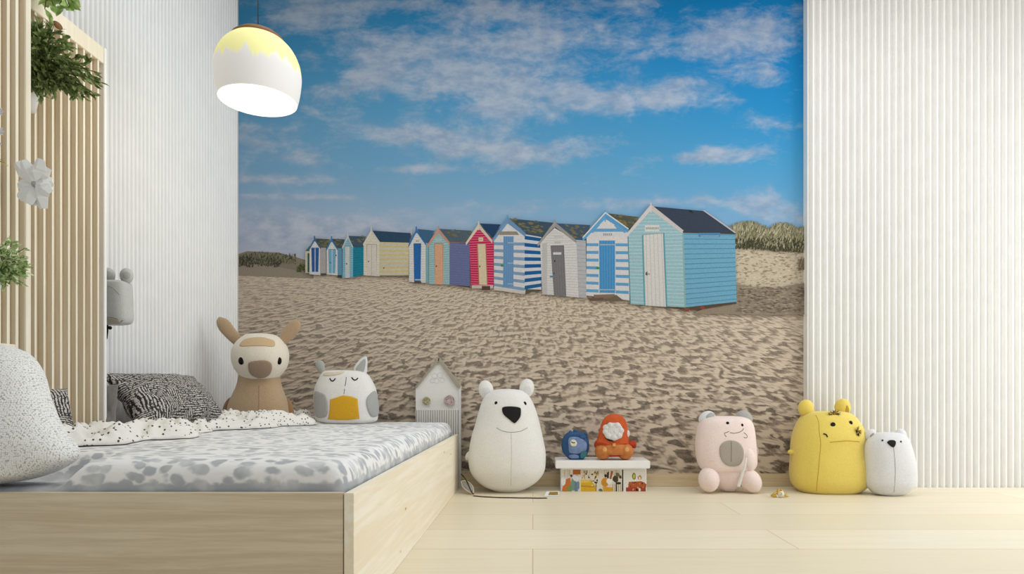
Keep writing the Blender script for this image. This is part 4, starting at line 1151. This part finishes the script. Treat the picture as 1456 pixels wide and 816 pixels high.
P = [at(1061, 651, Yp - .105), at(1059, 663, Yp - .108), at(1054, 678, Yp - .10), at(1050, 692, Yp - .09)]
V, Fc = tube_mesh([Vector(p) for p in catmull([tuple(p) for p in P], 6)], .008, 8, lambda s_: .55 + .45 * s_); soft('ribbon', V, Fc, M['white_felt'], t, 'white ribbon')
soft('side_tag', *ellip(1075.5, 642, 3.2, 7, Yp + .01, .006, 0, 12, 8), M['pinkbutton'], t)
line_on('stitch', tb, [(1009, 655), (1013, 655.5), (1016, 654.6)], .0009, M['pinkbutton'], t)

# ---------------------------------------------------------------- yellow plush
Yy = -0.185; zf = CY + H * F / (D + Yy)
t = thing('plush_toy', 'big yellow long-snouted bear plush with knob ears, taller of the pair by the fluted panel', 'plush toy', (at(1180, 0, Yy).x, Yy, 0))
V, Fc = loft([(584.5, 1164, 1190), (586, 1150, 1203), (591, 1142, 1212), (600, 1136, 1219), (612, 1131, 1225), (622, 1128.5, 1227.5), (634, 1127, 1226), (648, 1126.5, 1228), (660, 1126, 1231.5), (672, 1125.5, 1232.5), (684, 1127, 1231.5), (693, 1132, 1226), (699, 1140, 1216), (zf, 1149, 1207)], Yy, .74, .145, expo=2.45)
soft('body', V, Fc, M['yellow'], t); tb = bvh(V, Fc)
tbs = tb
line_on('seam', tb, [(1160, 590), (1164, 600), (1165, 615), (1167, 630), (1165.5, 650), (1163.6, 670), (1161.5, 690), (1161, 698)], .0013, M['seam_y'], t)
line_on('snout_seam', tb, [(1180, 628.5), (1190, 627.6), (1206, 626.6), (1222, 628)], .0012, M['seam_y'], t, lift=.001)
dot('eye', tb, 1184.5, 603.8, 3.6, 3.6, M['black'], t, .004, 25); dot('eye', tb, 1209.8, 601.2, 2.6, 3.2, M['black'], t, .004, -15)
line_on('nostril', tb, [(1170.6, 616.6), (1174.5, 617.8), (1176.6, 621.4)], .0030, M['black'], t, lift=.001)
for (ex, ey) in ((1146, 580.5), (1198, 579)):
    V, Fc = ellip(ex, ey, 11, 12.5, Yy + .01, .034, 0); soft('ear', V, Fc, M['yellow'], t)
    if ex > 1150: patch('inner_ear', bvh(V, Fc), [(1204, 576), (1207, 581), (1206.6, 587), (1203, 590), (1202, 584)], M['seam_y'], t, .001)
soft('arm', *ellip(1126, 642.5, 6, 3.6, Yy, .016, 0), M['yellow'], t)


def spiky(px, py, rx, ry, Y, n_, L, seed, mats, parent, name):
    r_ = random.Random(seed); c = at(px, py, Y); k_ = (D + Y) / F; A_ = []
    for i in range(n_):
        a = r_.uniform(0, 2 * math.pi); d_ = Vector((math.cos(a) * rx * k_, -r_.uniform(.3, 1.0) * 0.012, math.sin(a) * ry * k_))
        A_.append(tube_mesh([c + d_ * .1, c + d_ * .6, c + d_ * 1.0 + Vector((0, 0, .002))], .0022, 5, lambda s_: 1.1 - s_))
    soft(name, *join(A_), mats, parent)


h_ = hit(tb, 1185, 588); spiky(1185.5, 588, 9, 5.5, h_[0].y - .002, 50, 0, 1, M['glossblack'], t, 'tuft'); spiky(1184, 587.5, 9.5, 6, h_[0].y - .006, 7, 0, 9, M['gold'], t, 'tuft')
h_ = hit(tb, 1219, 613); spiky(1220, 613.5, 4.6, 7.5, h_[0].y - .002, 40, 0, 2, M['glossblack'], t, 'whisker_tuft'); spiky(1220, 613.5, 5.5, 8, h_[0].y - .005, 8, 0, 3, M['gold'], t, 'whisker_tuft')

# ---------------------------------------------------------------- small grey bear
Yg = -0.295; zf = CY + H * F / (D + Yg)
t = thing('plush_toy', 'small pale grey bear plush with a black nose leaning beside the yellow plush', 'plush toy', (at(1266, 0, Yg).x, Yg, 0))
V, Fc = loft([(614.5, 1257, 1270), (615.5, 1248, 1279), (619, 1241, 1286), (626, 1234, 1290.5), (636, 1230.5, 1294), (650, 1230, 1297.5), (664, 1230, 1300), (678, 1230, 1301), (688, 1231.5, 1299.5), (696, 1237, 1293), (701, 1243, 1286), (zf, 1250, 1280)], Yg, .72, .12, expo=2.3)
soft('body', V, Fc, M['lightgrey_felt'], t); tb = bvh(V, Fc)
patch('nose', tb, [(1261.4, 629), (1265, 626), (1271.6, 626.4), (1273.4, 629), (1272.6, 633), (1270, 636), (1265.4, 633.4)], M['black'], t, .005, 3)
dot('eye', tb, 1254.8, 626.2, 1.5, 1.5, M['glossblack'], t, .003); dot('eye', tb, 1281, 628, 1.2, 1.6, M['glossblack'], t, .003)
line_on('seam', tb, [(1270.6, 636.5), (1272.4, 655), (1273, 675), (1271, 700)], .001, M['thread'], t)
for (ex, ey, an) in ((1238, 618.5, 30), (1281, 618, -32)):
    V, Fc = ellip(ex, ey, 7.5, 9, Yg + .02, .02, an); o = soft('ear', V, Fc, M['lightgrey_felt'], t)
    s_ = 1 if ex < 1260 else -1
    patch('inner_ear', bvh(V, Fc), [(ex + 4 * s_, ey - 3), (ex + 5 * s_, ey + 2), (ex + 1 * s_, ey + 5), (ex - 1 * s_, ey + 1)], M['taupe'], o, .001)
soft('tail', *ellip(1299, 690, 3.5, 5, Yg, .014), M['lightgrey_felt'], t)

# ---------------------------------------------------------------- trinket on the floor
Yr = -0.375
t = thing('trinket', 'tiny gold and ivory flower trinket lying on the floor between pink and yellow plush', 'trinket', (at(1106, 0, Yr).x, Yr, 0))
zr = CY + H * F / (D + Yr)
soft('bead', *ellip(1110.5, zr - 4.6, 4.8, 4.6, Yr - .005, .014, 0, 16, 10), M['ivory'], t)
for (a, b, an) in ((1101, zr - 5, 60), (1106, zr - 8.5, 10), (1100, zr - 2.4, 100), (1112, zr - 8.6, -30), (1117, zr - 3, -80)):
    soft('petal', *ellip(a, b, 2.0, 4.6, Yr, .006, an, 12, 8), M['gold'], t)
line_on('engraving', bvh(*ellip(1110.5, zr - 4.6, 4.8, 4.6, Yr - .005, .014, 0, 16, 10)), [(1109, zr - 7), (1112, zr - 5.6), (1109.6, zr - 3.4)], .0012, M['taupe'], t)

# ---------------------------------------------------------------- cord with tags at the white bear's feet
t = thing('cord', 'cream and dark braided cord with a grey cloth tag, lying before the white bear', 'cord', (-0.1, -0.36, 0))


def fl(px, Y, z=0.0035): return Vector(((px - CX) / F * (D + Y), Y, z))


path = [(673, -0.335), (690, -0.365), (710, -0.385), (735, -0.395), (757, -0.40), (778, -0.402)]
P = [fl(a[0], a[1], .004) for a in catmull(path, 6)]
soft('strand', *tube_mesh(P, .0048), M['cord'], t)
P2 = [p + Vector((0, -.007 + .002 * math.sin(i * .9), -.0012)) for i, p in enumerate(P)]
soft('strand', *tube_mesh(P2, .0022), M['darkcord'], t)
P = [Vector((a[0], a[1], a[2])) for a in catmull([tuple(at(656, 674, -.20)), tuple(at(661, 680, -.24)), tuple(at(665, 687, -.27)), tuple(fl(670, -.315, .02)), tuple(fl(675, -.34, .004))], 6)]
soft('strand', *tube_mesh(P, .003), M['darkcord'], t)
V = [at(656, 684, -.25), at(664, 684, -.255), at(672, 691, -.27), at(673, 700, -.30), at(667, 699, -.30), at(658, 692, -.26)]
V2 = [v + Vector((0, .006, .002)) for v in V]
Fc = [tuple(range(6)), tuple(range(6, 12))[::-1]] + [(i, (i + 1) % 6, 6 + (i + 1) % 6, 6 + i) for i in range(6)]
fixn(mesh('cloth_tag', V + V2, Fc, M['paper_grey'], t, False, label='grey cloth tag with pale edge'))
P = [Vector(a) for a in catmull([tuple(v + Vector((0, -.002, 0))) for v in (V + [V[0]])], 3)]
soft('tag_edge', *tube_mesh(P, .0022), M['cord'], t)
t = thing('paper_tag', 'small folded white paper tag with yellow print beside the box on the floor', 'tag', (at(787, 0, -.33).x, -.33, 0))
V = [fl(774, -.345, .001), fl(795, -.345, .001), fl(795, -.27, .012), fl(777, -.28, .012)]; V2 = [v + Vector((0, 0, .002)) for v in V]
Fc = [(0, 1, 2, 3), (4, 5, 6, 7)] + [(i, (i + 1) % 4, 4 + (i + 1) % 4, 4 + i) for i in range(4)]
fixn(mesh('sheet', V + V2, Fc, M['paper'], t, False))
V = [v.lerp(sum(V2, Vector()) / 4, .35) + Vector((.006, 0, .0008)) for v in V2]; fixn(mesh('yellow_print', V + [v + Vector((0, 0, .0006)) for v in V], Fc, M['gold'], t, False))

# ---------------------------------------------------------------- wall bag on the left wall
Yw = -1.12
t = thing('wall_bag', 'grey felt animal-head wall bag with two round ears, hung on the fluted left wall', 'wall bag', (at(164, 0, Yw).x, Yw, 0.75))
V, Fc = loft([(398.5, 155, 170), (401, 143, 181), (406, 139, 184), (418, 138, 185), (435, 138, 185.5), (450, 138.5, 186), (456, 140, 185), (460, 143, 182), (462, 152, 174)], Yw, .72, expo=3)
soft('body', V, Fc, M['bag_felt'], t); tb = bvh(V, Fc)
line_on('seam', tb, [(147, 406), (156, 407), (164, 412), (170, 419)], .0012, M['grey_felt'], t)
patch('bottom_flap', tb, [(146, 453), (156, 451.5), (166, 454), (172, 460), (160, 460.5), (147, 460)], M['taupe'], t, .002)
line_on('flap_edge', tb, [(146, 452.5), (156, 451), (166, 453.5), (170, 458), (175, 455)], .0014, M['thread'], t)
for (ex, ey) in ((154, 391.5), (180, 392)):
    V, Fc = ellip(ex, ey, 8.8, 11, Yw, .02, 0); o = soft('ear', V, Fc, M['bag_felt'], t)
    patch('inner_ear', bvh(V, Fc), [(ex - 5, ey - 3), (ex, ey - 6.5), (ex + 5, ey - 3), (ex + 5, ey + 2), (ex, ey + 5), (ex - 5, ey + 2)], M['grey_felt'], o, .001)
A_ = [tube_mesh([at(152.5, 461, Yw), at(153, 466, Yw), at(152.6, 472, Yw), at(151.4, 482, Yw)], .0032, 8), ellip(151.5, 465, 3.6, 2.8, Yw, .006, 0, 12, 8), ellip(156.5, 466, 2.6, 2.6, Yw, .006, 0, 12, 8)]
soft('toggle', *join(A_), M['black'], t, 'black toggle hanging under the bag')
box('hanger', (XL - 0.004, Yw - 0.012, 0.80), (XL + 0.03, Yw + 0.012, 0.815), M['bag_felt'], t, 0.001)

# ---------------------------------------------------------------- pendant lamp
ly = 2.33 - D; lx = (367 - CX) / F * 2.33; lz = 1.558
t = thing('pendant_lamp', 'lit rounded white pendant lamp with a yellow glow painted on its top, hanging over the bed', 'pendant lamp', (lx, ly, lz))


def lathe(profile, seg=56, close=False):
    V = []; Fc = []
    for (r_, z) in profile:
        for k_ in range(seg):
            a = 2 * math.pi * k_ / seg; V.append(Vector((lx + r_ * math.cos(a), ly + r_ * math.sin(a), lz + z)))
    for i in range(len(profile) - 1):
        for k_ in range(seg):
            a = i * seg + k_; b = i * seg + (k_ + 1) % seg; Fc.append((a, b, b + seg, a + seg))
    if close: Fc.append(tuple(range(seg))); Fc.append(tuple((len(profile) - 1) * seg + k_ for k_ in range(seg)))
    return V, Fc


outer = [tuple(p) for p in catmull([(.134, 0), (.141, .027), (.1475, .068), (.149, .105), (.142, .145), (.124, .183), (.100, .210), (.080, .225)], 5)]
inner = [(r_ - .004, z) for r_, z in outer][::-1]
V, Fc = lathe(outer + inner + [outer[0]])
o = mesh('lamp_shade', V, Fc, M['shade'], t, True, loc=(lx, ly, lz)); fixn(o)
soft('cap', *lathe([(.001, .210), (.084, .210), (.092, .216), (.090, .226), (.070, .242), (.03, .250), (.001, .252)]), M['capwood'], t, 'brown wooden lamp cap')
soft('diffuser', *lathe([(.001, .012), (.128, .012), (.130, .014), (.128, .017), (.001, .017)]), M['diffuser'], t)
V, Fc = tube_mesh([(lx, ly, lz + .25), (lx, ly, lz + .6), (lx, ly, 2.8)], .0022); soft('cable', V, Fc, M['cable'], t)
soft('ceiling_rose', *lathe([(.001, 1.242 - .03), (.05, 1.242 - .028), (.05, 1.242)]), M['whitepaint'], t)
pl = bpy.data.lights.new('lamp_bulb', 'POINT'); pl.energy = 2.6; pl.color = (1, .90, .66); pl.shadow_soft_size = .12
po = bpy.data.objects.new('lamp_bulb', pl); C.objects.link(po); po.parent = t; po.location = (0, 0, -0.14)
pl = bpy.data.lights.new('lamp_glow', 'POINT'); pl.energy = 0.5; pl.color = (1, .9, .5); pl.shadow_soft_size = .05
po = bpy.data.objects.new('lamp_glow', pl); C.objects.link(po); po.parent = t; po.location = (0, 0, .12)


# ---------------------------------------------------------------- plants and flower at the screens
def leaf(p, d_, L, W, up, A_):
    d_ = d_.normalized(); s_ = d_.cross(up)
    s_ = s_.normalized() if s_.length > 1e-4 else Vector((1, 0, 0)); nn = s_.cross(d_)
    pts = [p, p + d_ * L * .35 + s_ * W + nn * W * .35, p + d_ * L * .7 + s_ * W * .8 + nn * W * .25, p + d_ * L - nn * L * .1,
           p + d_ * L * .7 - s_ * W * .8 + nn * W * .25, p + d_ * L * .35 - s_ * W + nn * W * .35, p + d_ * L * .35, p + d_ * L * .7]
    A_.append((pts, [(0, 6, 1), (1, 6, 7, 2), (2, 7, 3), (0, 5, 6), (5, 4, 7, 6), (4, 3, 7)]))


def bush(name, starts, ends, Y, nst, per, L, W, lm, parent, seed, droop=.02, ys=.05, sw=.0012):
    r_ = random.Random(seed); LA = []; SA = []
    for i in range(nst):
        s0 = r_.choice(starts); e0 = r_.choice(ends)
        a = at(s0[0] + r_.uniform(-8, 8), s0[1] + r_.uniform(-8, 8), Y + r_.uniform(-.01, .01))
        b = at(e0[0] + r_.uniform(-10, 10), e0[1] + r_.uniform(-10, 10), Y + r_.uniform(-ys, ys))
        m_ = a.lerp(b, .5) + Vector((0, r_.uniform(-.01, .01), droop))
        P = [Vector(p) for p in catmull([tuple(a), tuple(m_), tuple(b)], 6)]
        SA.append(tube_mesh(P, sw, 5))
        for j in range(per):
            q_ = (j + r_.random()) / per; ii = min(int(q_ * (len(P) - 1)), len(P) - 2); p = P[ii].lerp(P[ii + 1], q_ * (len(P) - 1) - ii)
            tg = (P[ii + 1] - P[ii]).normalized()
            d_ = tg + Vector((r_.uniform(-.8, .8), r_.uniform(-.8, .8), r_.uniform(-.9, .6)))
            leaf(p, d_, L * r_.uniform(.6, 1.2), W * r_.uniform(.7, 1.2), Vector((r_.uniform(-1, 1), r_.uniform(-1, 1), r_.uniform(-.2, 1))), LA)
    mesh('foliage', *join(LA), lm, parent, False); soft('stems', *join(SA), M['stem'], parent)


def pot(name, px, py0, py1, r0, r1, Y, mat, parent, label=None):
    k_ = (D + Y) / F; a = at(px, py0, Y); b = at(px, py1, Y); V = []; Fc = []; seg = 28
    prof_ = [(r0 * .9, a.z - .006), (r0 * .93, a.z), (r0, a.z), (r0, a.z - .008), (r1, b.z), (.02 * r1, b.z)]
    for (rr, z) in prof_:
        for i in range(seg):
            an = 2 * math.pi * i / seg; V.append(Vector((a.x + rr * k_ * math.cos(an), Y + rr * k_ * math.sin(an), z)))
    for i in range(len(prof_) - 1):
        for q_ in range(seg):
            c_ = i * seg + q_; d_ = i * seg + (q_ + 1) % seg; Fc.append((c_, d_, d_ + seg, c_ + seg))
    Fc.append(tuple(range(seg)))
    return soft(name, V, Fc, mat, parent, label)


Yq = -1.62
t = thing('hanging_plant', 'bushy dark green trailing plant in a white pot on the low slatted divider', 'plant', (at(44, 0, Yq).x, Yq, 1.36))
pot('pot', 41, 128, 158, 13, 8, Yq, M['whitepaint'], t, 'white pot')
bush('p', [(46, 112), (48, 80), (50, 95)], [(58, 38), (75, 45), (90, 62), (104, 78), (118, 95), (130, 108), (122, 125), (108, 128), (96, 122), (84, 118), (70, 122), (60, 130), (52, 120), (48, 60), (52, 45)], Yq, 95, 18, .026, .0052, M['leaf_dark'], t, 11, .012, .06)
bush('p', [(60, 90), (70, 95)], [(134, 112), (120, 138), (104, 122), (80, 136), (66, 138), (110, 134)], Yq, 22, 14, .026, .0042, M['leaf_dark'], t, 12, .01, .05)

Yq = -1.56
t = thing('hanging_plant', 'light green broad-leaved plant trailing from above the low slatted divider', 'plant', (at(70, 0, Yq).x, Yq, 1.70))
bush('p', [(66, -40), (72, -45)], [(64, 4), (74, 0), (84, -2), (94, 4), (98, 10), (68, 8)], Yq, 14, 8, .034, .011, M['leaf_light'], t, 21, .02, .03)
pot('pot', 68, -80, -38, 14, 10, Yq, M['whitepaint'], t, 'white pot')

Yq = -1.90
t = thing('hanging_plant', 'pale feathery green plant at the left edge in front of the tall slatted screen', 'plant', (at(-4, 0, Yq).x, Yq, 0.76))
bush('p', [(0, 400), (6, 396)], [(-20, 360), (0, 352), (14, 354), (26, 360), (34, 372), (34, 382), (22, 392), (10, 402), (-15, 395)], Yq, 46, 20, .017, .0028, M['leaf_mint'], t, 31, .012, .03, .0008)
pot('pot', -18, 396, 430, 16, 12, Yq, M['whitepaint'], t, 'white pot')

t = thing('flower_spray', 'white blossom spray with an olive leaf at the left edge, pinned to the tall screen', 'flower', (at(-6, 0, Yq).x, Yq, 1.05))
LA = []; leaf(at(-14, 226, Yq), at(12, 234, Yq) - at(-14, 226, Yq), .046, .006, Vector((0, -.3, 1)), LA); leaf(at(-12, 232, Yq), at(6, 222, Yq) - at(-12, 230, Yq), .03, .005, Vector((0, -.3, 1)), LA)
fixn(mesh('leaf', *join(LA), M['leaf_olive'], t, False))
V, Fc = tube_mesh([at(-12, 150, Yq), at(-8, 190, Yq), at(-12, 230, Yq)], .0015, 6); soft('stem', V, Fc, M['stem'], t)
for (a, b) in ((1, 160), (2, 188), (-2, 206)):
    LA = []
    for i in range(7):
        an = i * 2 * math.pi / 7; leaf(at(a, b, Yq), Vector((math.cos(an), -.5, math.sin(an))), .013, .0045, Vector((0, -1, .1)), LA)
    mesh('blossom', *join(LA), M['paper'], t, False)

# folded paper flower
Yf = -1.83; r_ = random.Random(5)
t = thing('paper_flower', 'white folded paper flower pinned to the edge of the tall slatted screen', 'paper flower', (at(48, 0, Yf).x, Yf, 1.02))
tips = [(24, 232), (33, 229), (58, 226), (68, 238), (76, 258), (72, 276), (62, 297), (47, 292), (27, 281), (27, 262), (50, 236), (70, 268), (40, 290)]
cc_ = (50, 262)
for i, tp in enumerate(tips):
    c = at(cc_[0] + r_.uniform(-3, 3), cc_[1] + r_.uniform(-4, 4), Yf - .012 + r_.uniform(-.006, .006)); e = at(tp[0], tp[1], Yf + r_.uniform(-.024, .004))
    d_ = e - c; s_ = Vector((-d_.z, 0, d_.x)).normalized() * .018; f_ = Vector((0, -.011, 0)); m_ = c.lerp(e, .62)
    top = [c, m_ + s_, e + s_ * .55, e + f_ * .5, e - s_ * .55, m_ - s_, m_ + f_]
    bot = [v + Vector((0, .0012, 0)) for v in top]; n_ = 6
    Fc = [(0, 1, 6), (1, 2, 6), (2, 3, 6), (3, 4, 6), (4, 5, 6), (5, 0, 6)]
    Fc = Fc + [tuple(v + 7 for v in f[::-1]) for f in Fc] + [(k_, 7 + k_, 7 + (k_ + 1) % 6, (k_ + 1) % 6) for k_ in range(6)]
    mesh('petal', top + bot, Fc, M['paper'], t, False)
soft('fold_shade', *ellip(cc_[0], cc_[1], 4, 5, Yf - .012, .01, 0, 12, 8), M['paper_grey'], t)  # grey blob standing in for the shade between the paper folds
